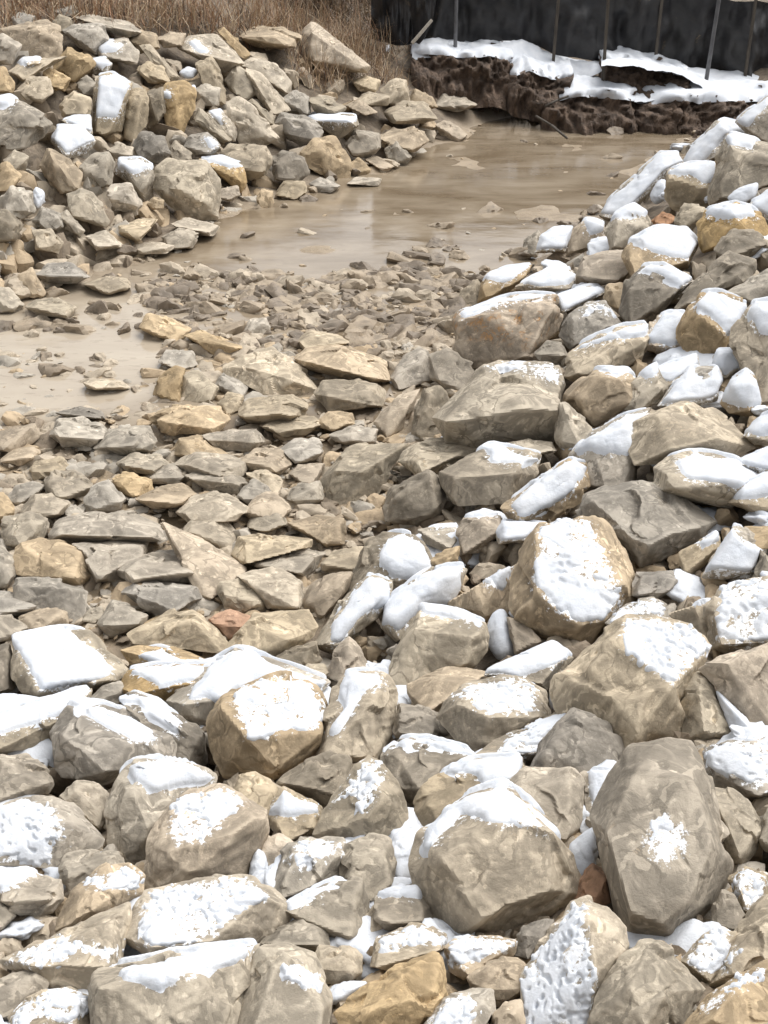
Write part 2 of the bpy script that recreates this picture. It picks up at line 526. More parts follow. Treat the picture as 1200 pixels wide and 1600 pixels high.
# Every rock: tile, colour, flags | outline | snow outline | ridge points | short phrase ; label
# Coordinates are readings off 600 x 400 tiles shown at twice their size; colours: g grey, b beige, t tan, o ochre, d dark, r rust, s snow heap
ROCKS = '''
H b|85,300 100,240 180,150 300,75 370,55 440,110 505,210 575,255 598,330 590,400 520,460 420,500 300,525 210,515 150,440 95,360|120,265 130,200 200,125 290,80 370,55 440,115 505,212 440,195 330,172 285,160 240,150 190,205 150,255|330,172,.34 505,214,.30 190,290,.36 300,470,.26 520,380,.28|big round grey boulder;big rounded grey boulder with snow on its peaked top and a smooth front face
H b p|660,110 690,40 740,-20 800,-70 880,-95 960,-85 1000,-30 1010,60 1050,160 1080,270 1075,340 1030,430 990,510 930,555 850,540 770,555 740,500 715,420 690,290 665,200|815,230 830,170 880,150 940,190 955,260 900,310 835,295|800,10,.30 960,40,.30 1010,240,.34 950,400,.34 870,470,.32 780,440,.34 700,200,.30|tall pear-shaped boulder;tall pear-shaped grey boulder with one small round snow patch on its bare face
H g|1010,60 1090,70 1150,120 1180,180 1165,250 1120,300 1080,300 1050,180||
H b|380,50 430,10 520,0 590,5 620,50 615,180 575,230 520,210 480,150 420,90||
H b|615,20 660,0 720,5 705,60 670,110 650,170 620,190|640,10 720,5 690,60 655,120 640,70|
H s|578,240 660,180 668,290 645,330 600,352||
H r|590,370 650,300 700,330 705,420 650,445 600,420|||small rusty stone;small rust brown stone wedged between two big grey boulders
H d|-10,10 -5,-50 60,-88 140,-90 230,-65 295,-35 240,-10 190,20 150,70 90,105 40,75|0,-52 60,-88 140,-90 230,-66 290,-36 220,-50 130,-74 50,-66|40,-40,.2 200,-25,.2 110,60,.3|
H b|85,140 120,60 190,10 270,-25 420,-30 440,20 380,60 300,75 220,130 130,190|185,15 270,-20 430,-30 435,20 350,55 310,60 290,25|
H s|10,240 60,180 115,200 95,300 80,370 30,360 20,300||
H b|-30,400 60,375 110,365 150,430 155,490 80,500 0,505 -40,470|-25,395 105,368 130,400 60,408|
H b p|-20,530 100,485 190,520 200,560 150,590 60,640 -40,620|-20,530 100,485 200,525 200,555 100,552 0,570|
H t p|195,560 230,525 340,525 415,545 400,590 330,610 250,660 205,640|195,565 230,525 340,525 415,547 370,585 290,600 220,640|
H t|-150,760 -60,690 20,630 120,590 175,580 195,640 195,720 150,770 100,830 0,870 -120,850||60,650,.3 150,700,.3 -40,760,.3|smooth olive tan boulder;smooth bare olive tan boulder cut by the lower edge
H t|260,655 330,605 420,595 465,640 455,690 390,730 345,745 330,710 280,690|||
H d|400,580 430,500 490,475 530,480 500,540 450,600|||
H b p|440,620 470,580 530,500 580,430 630,415 700,440 755,500 760,560 720,620 660,760 640,850 430,850 430,700|450,610 530,510 590,425 640,420 630,500 650,560 660,660 640,850 440,850 445,750 430,680|640,470,.3 660,640,.3|speckled snowy wedge;tall wedge of rock with a speckled snow flank and bare brown right side
H g|640,790 690,680 740,600 800,545 850,545 920,600 1000,690 960,760 900,850 650,860||840,575,.16 770,690,.38 880,700,.34 820,800,.34|peaked grey rock;peaked bare grey rock below the tall boulder
H b p|930,600 1000,520 1060,490 1095,520 1090,600 1020,680 960,640|935,600 1000,520 1060,492 1093,520 1085,595 1020,660 965,630|
H b p|1010,680 1080,570 1110,490 1160,430 1220,400 1290,420 1290,600 1150,620 1050,680|1030,650 1090,570 1120,560 1080,640|
H t p|915,850 1000,730 1080,670 1180,610 1290,590 1290,880 900,880|980,740 1090,670 1180,620 1190,650 1080,720 1000,770|1100,690,.25 1000,800,.3|corner boulder;orange tan boulder in the lower right corner streaked with frost
H b p|1080,340 1130,310 1200,330 1210,420 1130,455 1090,410|1082,340 1130,310 1200,332 1205,400 1130,450 1092,405|
H d|1020,460 1060,380 1100,400 1125,460 1100,510 1030,490||
H g|1165,220 1200,130 1260,120 1260,260 1190,260||
H b p|1000,10 1000,-50 1080,-90 1260,-100 1260,70 1180,100 1110,95 1030,60|1005,0 1000,-50 1080,-90 1260,-95 1260,30 1180,80 1120,40 1060,20|
H g|780,810 830,770 890,785 910,850 780,850||
H g p|110,820 180,720 280,690 335,700 345,760 300,860 100,860|120,820 190,715 270,700 290,760 250,860 110,860|
H t|340,770 380,735 430,720 440,790 420,850 340,850||
G b|-40,10 0,-45 80,-40 140,-5 175,40 150,80 60,90 -40,110||
G b p|-40,150 0,110 90,92 190,95 250,130 300,190 325,230 300,255 220,270 190,310 80,310 -40,300|-40,140 60,105 150,115 190,150 210,215 160,250 155,300 60,290 -40,280|230,180,.25|frosted slab at the left edge;broad beige boulder cut by the left edge with a frosted left face
G g|335,230 330,110 360,30 400,-5 500,-30 600,-15 670,20 660,60 560,70 520,120 470,200 450,300 400,310 370,290|410,0 500,-25 620,0 670,30 640,50 560,60 480,72 420,45|420,90,.32 460,180,.3|
G t p|450,360 450,260 470,190 520,110 590,65 700,60 775,100 835,140 840,200 800,280 770,335 640,370 550,380 470,385|520,190 560,100 620,70 730,72 765,105 690,170 640,230 560,240 525,220|530,270,.34 700,230,.36 820,160,.22 600,320,.3|olive boulder with speckled top;olive grey boulder with speckled snow on its sloping top and a dark front
G b|185,90 240,40 300,45 335,80 335,170 310,190 270,140 200,100||
G b|730,70 740,25 800,15 870,60 880,100 830,150 800,120 750,90||
G b|835,150 880,60 930,110 1000,120 1015,150 980,200 900,225 850,190|845,140 890,65 920,100 990,115 990,137 900,152|
G d|870,45 930,0 1030,-50 1090,-20 1110,30 1060,90 1020,125 960,80||
G g p|985,210 1010,150 1060,70 1110,0 1150,-30 1210,0 1260,70 1275,140 1260,200 1180,260 1100,240|1030,110 1080,50 1130,-20 1190,-20 1200,40 1150,130 1120,140 1100,90|1150,150,.3 1200,90,.3|
G g|1080,240 1150,210 1220,230 1230,350 1190,420 1160,430 1130,370 1060,340||
G g p|830,370 870,300 900,240 960,222 1060,225 1080,250 1060,330 1000,370 900,415 860,410|895,290 920,235 1000,222 1075,240 1060,280 970,300 940,330|
G s|775,340 800,250 830,270 838,330 820,372||
G t|805,260 820,220 870,208 910,225 890,270 850,330 835,300||
G b p|385,530 410,450 450,385 560,365 700,335 770,340 850,400 905,450 890,480 820,530 720,560 620,575 560,590 440,580|430,540 440,440 470,385 600,365 730,335 790,350 845,402 760,440 680,510 600,560 480,560|820,405,.25 660,540,.3 480,560,.3|broad snow-crusted slab;broad slab with a wide crust of grainy snow and a brown triangular front
G o p|180,510 200,430 240,370 310,320 400,300 450,330 445,390 400,420 300,470 220,510|260,350 400,305 450,330 440,380 380,390 300,380||frosted orange tan rock;orange tan rock dusted with frost left of the broad slab
G b|-40,340 80,320 140,330 190,350 200,410 160,450 60,470 10,440 -40,420|-40,330 70,318 100,330 40,370 -40,380|
G g|-40,390 0,385 40,420 50,460 0,510 -40,500||
G b p|0,610 90,560 200,520 300,470 400,420 410,470 390,580 380,620 330,660 280,700 180,690 100,640|20,605 200,530 370,560 380,600 240,580 120,630|
G b|-40,690 60,640 120,630 150,680 100,730 40,780 -40,800||
G b p|30,780 80,720 140,690 220,685 280,710 285,780 260,850 20,850|30,780 80,720 140,690 220,685 280,710 285,770 200,800 120,790 20,850||
G g|285,680 310,640 400,620 560,590 700,570 800,560 770,640 740,760 740,860 290,870 285,760|380,650 450,620 600,585 790,562 780,588 690,620 620,640 500,690 430,670|500,695,.28 690,625,.28 330,690,.25 520,830,.26|long brown-fronted slab;long slab at the lower edge with a snow strip on top and a brown front
G g p|740,760 780,650 830,560 900,550 980,580 1010,670 1040,720 1020,860 740,870|890,640 940,605 1000,665 1000,690 930,680|
G g|815,550 870,500 960,460 1010,490 1030,560 980,575 900,550||
G g|880,440 950,400 1060,345 1130,350 1150,400 1150,480 1110,540 1060,555 1030,550 1000,490 960,460|890,428 1045,358 970,415 900,447|
G b|970,620 1000,560 1080,555 1130,590 1130,640 1090,670 1000,675||
G b|1145,490 1165,430 1210,400 1230,450 1200,510 1150,520||
G s|1010,700 1060,670 1150,665 1130,700 1060,740 1020,740||
G b p|400,810 470,775 520,780 540,860 390,860|400,810 470,775 520,780 530,815 440,830|
G g|190,330 200,275 280,258 370,262 385,300 330,320 260,360 215,400||
E o|45,140 60,105 120,88 200,95 250,110 285,170 290,195 250,235 215,215 130,205 60,195||232,205,.3 245,125,.24 80,120,.2|bright ochre block;bright ochre yellow block, the most vivid stone in the bed
E g|-40,110 0,105 45,140 55,200 20,245 -40,240||
E g|35,240 55,208 150,205 215,230 270,250 270,320 215,350 190,330 100,330 45,290||210,240,.28 60,230,.2|square grey block;square grey block with a flat top and dark right side under the ochre block
E g|-40,250 30,248 90,270 125,290 60,325 -40,330||
E t|60,330 110,310 170,285 210,310 210,355 110,375 60,365||
E b|-40,320 40,325 90,365 60,395 -40,410||
E g|35,400 70,385 215,365 280,370 340,430 400,490 390,520 310,550 180,585 120,590 60,560 40,510|38,402 90,385 215,367 290,430 360,490 330,520 180,572 130,555 90,500 60,440|120,560,.2 330,525,.2|snow-sheeted slab;tilted grey slab wholly sheeted in smooth clean snow at the left
E d|-40,420 30,410 50,480 40,560 -40,580||
E b|225,100 300,95 465,90 460,130 370,170 360,220 300,220 270,170||
E b|365,180 400,140 480,125 560,135 630,185 620,205 550,220 480,215 400,215||
E g|375,250 400,222 480,218 620,235 625,270 560,310 490,325 440,280||
E t|510,40 560,60 640,90 700,130 770,180 720,205 680,240 660,270 620,275 630,190 580,130 540,90||
E g|680,250 690,220 750,210 800,225 830,280 820,305 760,318 700,300||
E b|745,200 800,180 880,175 940,215 950,270 940,300 850,305 825,260||
E g|250,340 280,300 320,298 330,320 300,355||
E g|305,350 350,275 400,290 460,325 450,350 380,380 340,390||
E b|400,380 470,350 530,310 600,305 660,350 705,410 690,440 600,430 500,410 420,410||600,340,.3|
E t|450,350 500,320 560,293 595,310 540,350 480,360||
E r|655,340 690,310 740,310 790,325 770,360 720,400 690,370|||rust-stained stone;small rust stained orange stone between beige slabs in the bed
E b|705,430 740,380 800,320 900,310 960,310 990,360 960,400 900,440 840,460 760,470 710,460||780,350,.25 900,400,.3|wide beige slab;wide bare beige slab at the foot of the snowy bank
E t|370,430 420,415 540,420 600,440 680,470 620,490 560,490 460,480 400,480|440,450 500,435 560,460 590,480 480,482|
E o|370,550 400,500 480,482 600,480 660,485 640,520 590,570 520,600 440,590 390,570|415,502 480,483 600,481 660,485 620,522 560,540 500,552 450,515||orange-sided snowy rock;snow covered rock with a vivid orange and rust side
E d|370,590 420,572 500,600 560,650 640,700 640,790 590,800 520,760 490,690|370,590 420,570 500,600 560,650 572,700 540,702 490,650 430,600|
E d|160,690 190,640 230,603 320,605 420,640 490,720 540,740 530,780 450,800 380,830 300,850 220,840 170,780|240,605 320,618 400,645 470,690 490,720 440,730 360,690 280,640|200,700,.3 400,730,.32 230,620,.2 330,810,.3|dark boulder with snow stripe;dark grey boulder with a long curved stripe of snow along its top
E g|-40,650 60,620 180,580 290,560 280,600 220,620 170,680 150,740 60,750 -40,750|-40,650 60,615 200,570 290,560 240,600 180,640 100,670 0,700 -40,712|
E g|-40,600 0,578 70,580 150,595 80,620 0,645 -40,650|-40,600 0,576 70,578 150,593 80,622 0,648 -40,652|
E g|275,600 310,550 370,530 400,540 380,590 360,610 300,620||
E t p|650,640 680,580 720,545 860,510 950,530 1000,570 1025,630 1000,690 1000,740 960,790 880,830 800,850 700,830 660,740|722,590 760,545 860,512 950,532 1000,572 1022,640 990,682 900,682 780,715 770,680 740,650|770,705,.36 1000,690,.24 700,610,.26 860,800,.25|snow-capped brown boulder;squarish brown boulder with a thick snow cap and rough speckled front
E g|530,600 590,540 660,480 740,440 790,440 820,475 900,510 1030,530 1000,560 860,510 720,560 650,600 650,690 560,660|585,585 650,500 730,445 800,440 830,480 1020,530 1000,557 860,518 720,555 680,595 650,575 600,592|
E b|990,760 1010,690 1040,640 1040,560 1080,510 1200,500 1240,560 1230,680 1180,780 1090,800 1030,790|1060,580 1090,510 1190,503 1200,540 1150,560 1100,620 1050,690 1035,690 1080,620|
E t|1020,510 1050,430 1090,395 1120,420 1160,500 1100,510 1050,540||
E g|985,420 1020,350 1060,310 1110,230 1150,200 1220,220 1220,300 1150,340 1080,400 1040,440|1040,350 1100,260 1150,203 1220,220 1215,300 1120,330 1060,420 1035,440|
E d|855,460 900,430 990,405 1000,470 950,490 880,505||
E g|915,500 960,475 1010,475 1030,500 1020,520 940,515||
E t|945,280 980,220 1040,195 1100,190 1080,250 1010,310 1000,340 950,310||
E d|1065,290 1100,190 1150,90 1200,65 1280,70 1320,100 1360,180 1330,210 1250,200 1130,280|1185,130 1200,100 1260,70 1310,90 1355,180 1300,210 1220,200 1190,170|1180,150,.22 1150,220,.2|leaning dark rock;leaning dark grey rock with one round snow patch where the bank meets the bed
E b|1000,160 1040,120 1140,115 1130,180 1060,190 1010,185||
E b|790,170 850,140 950,115 1010,125 990,170 950,205 880,175||
E b|725,130 750,80 820,70 980,80 970,110 870,135 760,165||
E b|575,60 600,25 680,10 740,60 740,110 700,120 640,95||
E b|150,70 180,20 280,0 420,5 500,40 520,80 400,90 260,95 160,90|||long layered block;long pale layered block just above the ochre block
E g|0,70 20,20 90,0 150,20 130,80 60,110 10,100||
E g|770,50 790,0 880,0 900,40 830,65||
E t|900,40 980,10 1080,30 1075,100 1020,110 970,80||
F t p|395,300 400,200 440,90 480,40 560,25 640,20 700,40 780,180 780,290 740,290 680,350 620,425 540,390 440,350|455,220 480,150 480,60 540,30 640,22 665,80 690,120 742,240 740,290 690,340 600,345 530,320 490,250|480,260,.3 600,350,.3 690,335,.26 740,230,.26 480,80,.24|tan block with snow panel;large tan block with its whole sloping face covered by a panel of snow
F g|610,0 630,-50 700,-75 820,-90 900,-60 1030,30 1000,60 930,100 870,150 800,175 770,150 740,90 700,40 650,20||660,-30,.24 830,-75,.2 900,60,.28 800,120,.28|bare diamond-shaped boulder;bare diamond shaped grey boulder among snowy rocks on the right bank
F g|10,560 15,490 60,400 120,305 220,315 310,350 325,390 310,450 280,485 180,500 60,550 40,600|118,303 150,282 230,290 312,342 300,358 200,328 120,316|100,370,.26 290,385,.26 250,470,.22|flat-fronted grey block;flat fronted grey block with a straight rim of snow along its top
F t|65,550 110,520 170,490 260,485 330,510 310,540 220,560 190,620 130,630 90,600||
F d|30,700 40,600 90,600 180,630 200,690 150,710 60,715||
F b p|170,640 200,580 260,540 360,515 440,510 500,560 520,640 480,680 400,690 350,720 290,750 230,720|210,578 270,540 400,512 470,540 482,620 440,632 340,632 260,592|230,600,.3 330,650,.3 480,640,.25|
F g|-10,360 0,290 40,250 120,200 200,170 245,170 240,230 220,290 130,290 80,340 40,400|0,345 0,290 40,250 120,200 200,170 245,170 240,230 220,290 130,290 80,340 40,375|
F t p|220,280 230,200 245,140 300,130 400,100 420,160 400,230 385,300 330,310 310,335 250,300|295,200 310,125 400,90 460,70 420,140 390,200 380,240 330,240|
F b|350,70 370,35 440,30 510,45 470,70 430,95 360,100|352,68 370,35 440,30 510,45 470,70 430,92 365,96|
F t|230,60 250,20 310,0 360,10 375,50 350,80 300,120 240,135|235,-15 300,-22 360,-12 350,12 260,18|
F g|110,60 160,45 235,40 230,90 210,120 130,100|150,42 230,36 232,48 160,52|
F s|320,370 340,310 380,305 400,360 410,450 360,470 330,430||
F g|310,510 390,470 530,410 585,450 560,490 510,550 440,540|300,500 380,455 480,415 540,405 585,440 540,480 460,500 400,530 330,520|
F t|385,330 460,365 490,400 440,440 410,445||
F b p|545,560 560,510 640,440 700,370 760,335 860,330 960,350 1000,380 1020,430 960,500 930,540 935,620 930,700 840,720 780,760 700,800 620,720 560,640|740,380 760,335 860,330 960,350 1000,380 1020,430 950,490 900,540 850,500 800,480 760,440|740,385,.28 900,540,.32 650,500,.3 800,680,.3|mottled snow-topped boulder;large mottled grey boulder with pitted front and a dome of snow on top
F d|450,820 490,720 560,640 600,610 700,660 740,740 720,850 460,860||
F s|515,560 540,515 625,455 640,470 560,530 552,610 520,620||
F b p|290,760 350,710 400,690 480,660 560,620 600,610 560,650 500,720 480,770 380,775|340,768 390,700 500,650 570,618 592,622 500,710 480,762|
F g|-30,680 -20,570 10,550 45,600 45,660 0,700|-20,590 0,550 45,600 30,610|
F g|935,710 935,640 920,550 960,500 1000,505 1030,550 1060,620 1090,690 1000,715||985,560,.3 1000,680,.3|narrow upright rock;narrow upright grey rock standing between two large boulders
F s|1045,560 1080,590 1130,650 1190,705 1090,705 1060,630||
F t|985,490 1050,450 1150,425 1250,400 1250,720 1170,700 1100,620 1050,540||1080,480,.28|
F b p|1020,430 1020,370 1000,290 1050,230 1130,205 1250,200 1250,410 1150,430 1070,450|1040,350 1050,230 1130,206 1250,200 1250,405 1090,425 1040,400|
F b|910,310 920,240 950,205 1010,210 1050,225 1020,300 1040,360 1010,400 950,350|945,230 955,205 1050,212 1040,230 990,290 970,260|
F d|780,260 790,190 900,185 930,210 880,260 840,275||
F g p|690,350 750,290 840,270 880,290 880,330 790,330 720,360|690,350 750,290 840,270 880,290 880,325 790,328 720,352|
F b|925,130 970,100 1040,65 1050,110 1000,170 960,200 935,190|980,100 1040,62 1045,90 1000,107|
F g|1000,190 1050,110 1090,45 1130,50 1200,110 1170,160 1150,205 1060,210|1000,190 1050,110 1090,43 1130,100 1180,122 1160,170 1140,205 1060,210|
F t|1115,80 1130,45 1260,45 1260,110 1160,120||
F g|1160,200 1190,130 1260,100 1260,200||
F t|140,150 190,120 235,110 230,165 180,185 150,175||
D q|215,330 220,200 240,180 350,140 480,120 540,130 550,180 530,240 480,300 460,325 330,345 260,320|240,180 350,140 490,116 520,124 400,146 250,188|235,205,.26 520,170,.26 350,180,.3 460,300,.22|orange-faced block;broad orange faced block standing upright at the edge of the stream
D g p|165,500 270,440 290,370 330,340 420,333 520,335 560,370 555,430 530,480 545,570 440,590 330,600 200,580 190,530|320,342 420,332 530,340 555,370 540,400 480,380 400,352 340,357|200,515,.34 360,490,.42 535,480,.4 330,370,.22|undercut grey boulder;large pale grey boulder with a dark undercut base beneath the orange faced block
D d|85,560 100,470 140,405 170,410 200,450 160,490 190,540 190,590 110,590||
D d|140,310 200,290 260,330 290,380 270,430 230,450 180,400 150,380||
D b|20,380 60,320 110,285 135,300 140,350 160,390 100,410 40,420||
D t|0,480 40,440 110,420 90,480 70,540 0,580 -30,530||
D o|570,440 600,390 660,355 760,360 800,400 800,450 740,480 660,535 610,510 580,480|670,352 760,335 830,340 810,372 760,372 700,364||rounded ochre rock;rounded rough ochre rock with snow behind it on the right bank
D g|760,400 850,340 890,400 880,450 800,480 740,480|790,365 850,332 862,365 820,385|
D g|535,530 560,460 590,480 650,540 620,590 570,615 540,580||
D b|565,380 580,310 620,275 740,225 820,215 835,250 790,300 800,330 680,345 600,395|600,290 660,260 760,225 830,215 820,240 740,262 640,280|
D g p|550,250 580,180 640,145 690,140 740,210 740,225 620,275 580,290|600,190 640,148 690,142 720,185 650,170|
D g|535,130 600,105 670,95 690,110 640,140 580,165 555,180|535,130 600,105 670,95 690,110 640,140 580,165 555,175|
D t|800,270 840,210 880,175 945,180 930,250 920,300 870,305 810,290|820,262 870,180 940,178 925,240 910,282 860,278|
D d|735,170 760,90 810,35 880,30 960,80 930,110 880,150 830,210 760,215|800,50 830,28 900,35 960,80 940,102 900,87 850,52||
D t|685,130 700,90 740,85 770,110 740,170 700,150||
D t|925,230 940,180 990,120 1040,112 1130,150 1140,190 1110,240 1080,260 1060,330 1010,340 990,300 940,290|970,160 1010,115 1060,118 1135,155 1110,210 1080,245 1050,210 1000,170|980,180,.28 1060,245,.3|
D b|1085,250 1110,190 1150,150 1260,130 1260,480 1180,470 1130,340 1090,290|1140,180 1160,145 1260,140 1260,260 1170,240|
D g|1020,350 1040,295 1090,295 1130,350 1110,370 1060,390|1025,340 1040,295 1090,295 1128,345 1100,360 1055,360|
D g|860,470 900,410 950,355 1000,345 1040,350 1060,400 1040,450 1010,470 920,480|860,470 900,410 950,355 965,352 968,383 1000,388 1025,380 1026,362 1040,350 1060,400 1040,450 1010,470 920,480||snow mound with a bare spot;rock buried in smooth snow with one small grey bare spot
D g|830,370 880,340 980,310 985,340 940,380 890,410 840,390|830,370 880,340 980,310 985,340 940,380 890,410 840,390|
D t|1055,460 1080,390 1130,360 1165,390 1180,470 1150,500 1080,490|1055,455 1080,390 1130,360 1165,390 1178,465 1120,470 1070,455|
D b|765,590 770,520 860,480 950,453 1040,500 1110,560 1150,600 1080,635 960,615 880,640 790,650||860,500,.28 1040,570,.3 900,600,.26|bare brown-grey boulder;bare brown grey boulder pointed to the right, ringed by snow
D b|580,620 640,560 760,500 830,490 770,540 790,600 770,680 780,720 690,740 600,700|580,620 620,580 760,500 830,490 770,530 785,600 760,622 700,622 650,602|
D b|180,690 240,640 330,595 420,620 490,630 480,680 430,720 380,770 220,780 195,750|310,600 350,592 430,625 490,635 440,652 340,642|230,690,.3 400,680,.3|
D t|370,790 430,740 500,690 580,640 630,650 640,700 600,760 520,830 400,840|395,785 480,700 590,640 635,660 620,700 590,740 500,800 430,830||snow-wrapped tan slab;tilted tan slab wrapped in thick snow above the snow panel block
D g|50,640 80,600 150,572 230,575 290,600 270,640 180,680 100,690||
D d|0,790 20,740 80,690 150,670 180,690 195,770 170,820 90,850 10,830|||rough dark brown rock;rough dark brown bare rock beside the split grey boulder
D g|845,660 900,630 1000,615 1100,640 1180,700 1150,740 1080,790 980,770 900,740 850,720|910,642 970,620 1100,650 1180,690 1100,732 1050,705 950,705|
D g|1120,560 1180,500 1260,470 1260,600 1170,590|1120,560 1180,500 1260,470 1260,540 1180,560|
D g|1100,650 1180,610 1260,590 1260,680 1180,690|1100,650 1180,610 1260,590 1260,660 1180,685|
D b|1075,770 1110,720 1180,690 1260,680 1260,800 1150,800|1085,760 1110,720 1180,690 1260,680 1260,740 1150,760|
D b|415,100 460,70 520,40 580,40 600,65 590,100 500,120|440,90 480,60 560,35 600,60 580,87 500,92|
D t|295,150 300,90 330,60 380,40 460,30 450,55 400,80 380,120 330,150|315,70 370,40 460,28 400,72 380,87|
D d|225,150 240,110 290,75 300,90 295,150 260,180||
D d|905,170 960,90 1040,20 1080,-10 1150,20 1150,60 1100,90 1020,110 960,160|||dark bare rock high on right;long dark bare rock leaning high on the right bank
D g|1060,120 1110,90 1200,40 1260,60 1260,130 1140,150||
D t|605,60 620,10 680,-10 760,-20 780,40 740,85 680,90||
D o|740,60 750,0 800,-30 880,-20 870,30 800,50 770,90||
D g|470,305 510,265 550,270 575,310 540,330 490,330||
D g|365,590 440,570 530,580 545,610 460,625 400,620||
D s|880,335 900,305 930,305 935,330 900,342||
C g|1000,720 1030,660 1090,590 1180,585 1270,590 1240,650 1180,700 1150,790 1080,800 1010,760||1130,690,.34 1050,670,.3 1220,620,.22|split grey boulder;smooth grey boulder with a dark crack down its right side near the middle
C b|700,345 760,310 850,285 890,330 960,360 990,420 930,435 850,440 800,400 720,375||780,350,.2 920,390,.25|long bed slab;long beige slab with a dark undercut lying in the rocky bed
C t|925,320 960,285 1060,285 1150,310 1200,330 1220,390 1150,400 1060,370 950,350||
C b|985,430 1010,390 1100,385 1200,420 1200,470 1100,470 1030,490||
C g|565,460 575,370 620,355 680,410 670,450 620,470|||pale triangular stone;pale grey triangular stone standing at the edge of the muddy pool
C t|480,430 500,380 550,345 575,360 565,460 520,470||
C t|465,510 500,480 600,468 690,470 720,510 690,545 600,545 540,560 500,550|||flat yellow tan slab;flat yellow tan slab just below the pale triangular stone
C g|155,560 180,510 260,500 330,540 345,575 280,600 200,600||
C g|300,600 340,540 470,530 490,580 470,610 380,625|||wide flat grey slab;wide flat grey slab lying at the near edge of the muddy pool
C t|545,620 560,570 620,560 710,620 690,635 600,640||
C g|870,610 920,570 990,575 1010,610 980,640 920,650||
C b|745,500 780,450 900,435 960,460 950,500 880,530 800,520||
C b|640,570 720,545 800,540 830,580 780,610 690,605||
C b|550,650 590,620 680,615 780,650 760,690 700,700 600,680||
C b|580,690 640,670 740,680 770,710 740,745 650,735||
C b|550,800 600,750 670,735 740,755 775,800 740,830 600,840|||domed beige stone;domed beige stone amid the rubble of the dry bed
C g|740,750 790,700 840,720 860,760 800,790||
C t|760,800 800,750 860,740 915,790 880,830 790,830||
C g|895,760 930,710 1000,705 1010,760 960,790||
C b|130,720 160,670 230,670 290,720 260,750 180,760||
C g|260,770 290,720 340,700 390,760 370,800 280,800||
C g|25,760 50,720 100,705 140,720 110,760 50,780||
C t|-40,750 10,738 50,790 40,830 0,840 -40,830||
C b|65,800 100,750 170,745 220,770 200,810 90,830||
C t|350,700 390,675 470,700 480,740 420,760 370,740||
C b|460,690 490,660 560,650 585,690 550,715 480,710||
C g|360,650 400,620 500,615 530,650 500,680 400,680||
C t|425,760 480,730 570,710 610,740 580,780 480,790||
C t|-40,560 20,545 110,520 125,560 90,600 0,610 -40,600||
C t|0,640 40,605 110,595 120,630 60,655||
C b|85,670 110,640 190,630 220,655 200,690 110,700||
C t|440,220 460,180 520,190 600,230 570,250 560,275 500,260|||slanting tan slab;slanting tan slab at the tip of the muddy pool
C t|580,250 620,235 700,260 770,285 740,310 690,320 640,290||
C b|760,240 780,200 830,195 845,225 820,260||
C b|920,265 960,235 1060,245 1100,270 1040,290 940,290||
C b|265,400 290,385 380,390 405,410 360,420 280,415|||flat stone in the mud;lone flat beige stone lying in the smooth mud of the left pool
C g|75,160 110,135 180,130 240,160 220,190 120,185||
C t|45,120 60,60 100,40 145,120 110,130||
C g|105,60 150,20 230,20 280,65 240,85 150,85||
C b|260,90 330,65 400,70 410,100 330,120||
C g|-40,110 30,95 75,150 50,180 -40,180||
C d|160,490 230,470 330,485 335,510 220,510||
C g|670,400 700,365 780,400 760,440 700,430||
C b|680,460 710,425 760,435 750,480 710,500||
C g|500,330 520,295 600,300 620,340 560,360||
C b|810,530 850,505 980,500 1010,530 950,560 860,555||
C t|985,525 1030,485 1100,490 1110,525 1040,545||
C b|1030,560 1100,530 1180,540 1170,580 1090,590 1050,580||
C t|745,640 800,600 880,610 910,650 870,680 780,670||
C t|900,680 930,650 1020,650 1000,700 930,710||
C b|770,680 830,665 880,700 870,750 830,730||
B g|670,680 700,630 790,550 860,480 920,480 935,510 880,550 830,600 800,640 730,680|670,680 700,630 790,550 860,478 920,478 935,510 880,550 830,600 800,640 730,675||snow-covered leaning slab;long leaning slab covered in snow above the stream at the right
B g|930,520 960,460 1060,375 1100,385 1140,430 1060,440 1030,500 960,530|930,515 960,460 1060,373 1100,383 1140,430 1065,425 1030,470 980,520|
B b|878,560 885,535 960,512 1035,515 1035,590 1015,650 930,665 900,650 880,620|888,540 930,513 1034,513 1036,560 1000,577 960,547|900,560,.3 1000,590,.3|cube-like dark block;cube like dark block with a snow lid high on the right bank
B g|1015,590 1050,500 1070,425 1130,430 1260,470 1260,560 1130,600 1060,640 1020,640|1060,430 1100,420 1160,440 1150,462 1080,452|
B b|1095,380 1150,340 1200,300 1260,290 1260,480 1180,450 1130,420|1095,380 1200,305 1200,330 1130,402|
B s|830,620 850,570 880,560 885,620 850,642||
B g|905,690 940,635 1000,650 1005,680 960,720 920,720||
B g|690,720 720,670 780,640 830,680 835,720 790,790 700,780|700,690 740,650 790,640 827,672 760,674|
B t|575,790 590,720 630,685 690,700 690,750 620,790|625,690 680,672 692,720 640,735|
B g|470,790 490,740 530,715 590,715 570,790|470,785 490,738 530,713 590,713 570,785|
B o|735,790 770,750 850,715 940,715 985,760 960,820 900,860 780,870|770,750 850,712 940,712 985,768 960,820 850,792||
B o|980,700 1010,655 1100,630 1170,660 1195,740 1100,780 990,790|1000,662 1050,630 1140,648 1160,677 1080,687 1010,677||orange rock with snow cap;orange tan rock with a snow cap near the right edge
B d|1030,780 1080,720 1150,720 1190,760 1150,800 1060,820||
B s|1070,620 1110,585 1165,570 1165,610 1110,642||
B g|1140,650 1200,600 1260,570 1260,700 1180,700|1140,645 1200,590 1260,570 1260,690 1180,690|
B r|835,690 870,660 910,680 890,710 850,712||
B g|425,795 440,750 480,720 492,740 478,805||
B b|0,350 60,315 130,320 165,370 120,385 20,380||
B t|-30,430 30,405 110,400 145,440 100,475 20,470||
B g|0,470 40,443 85,490 60,520 30,510||
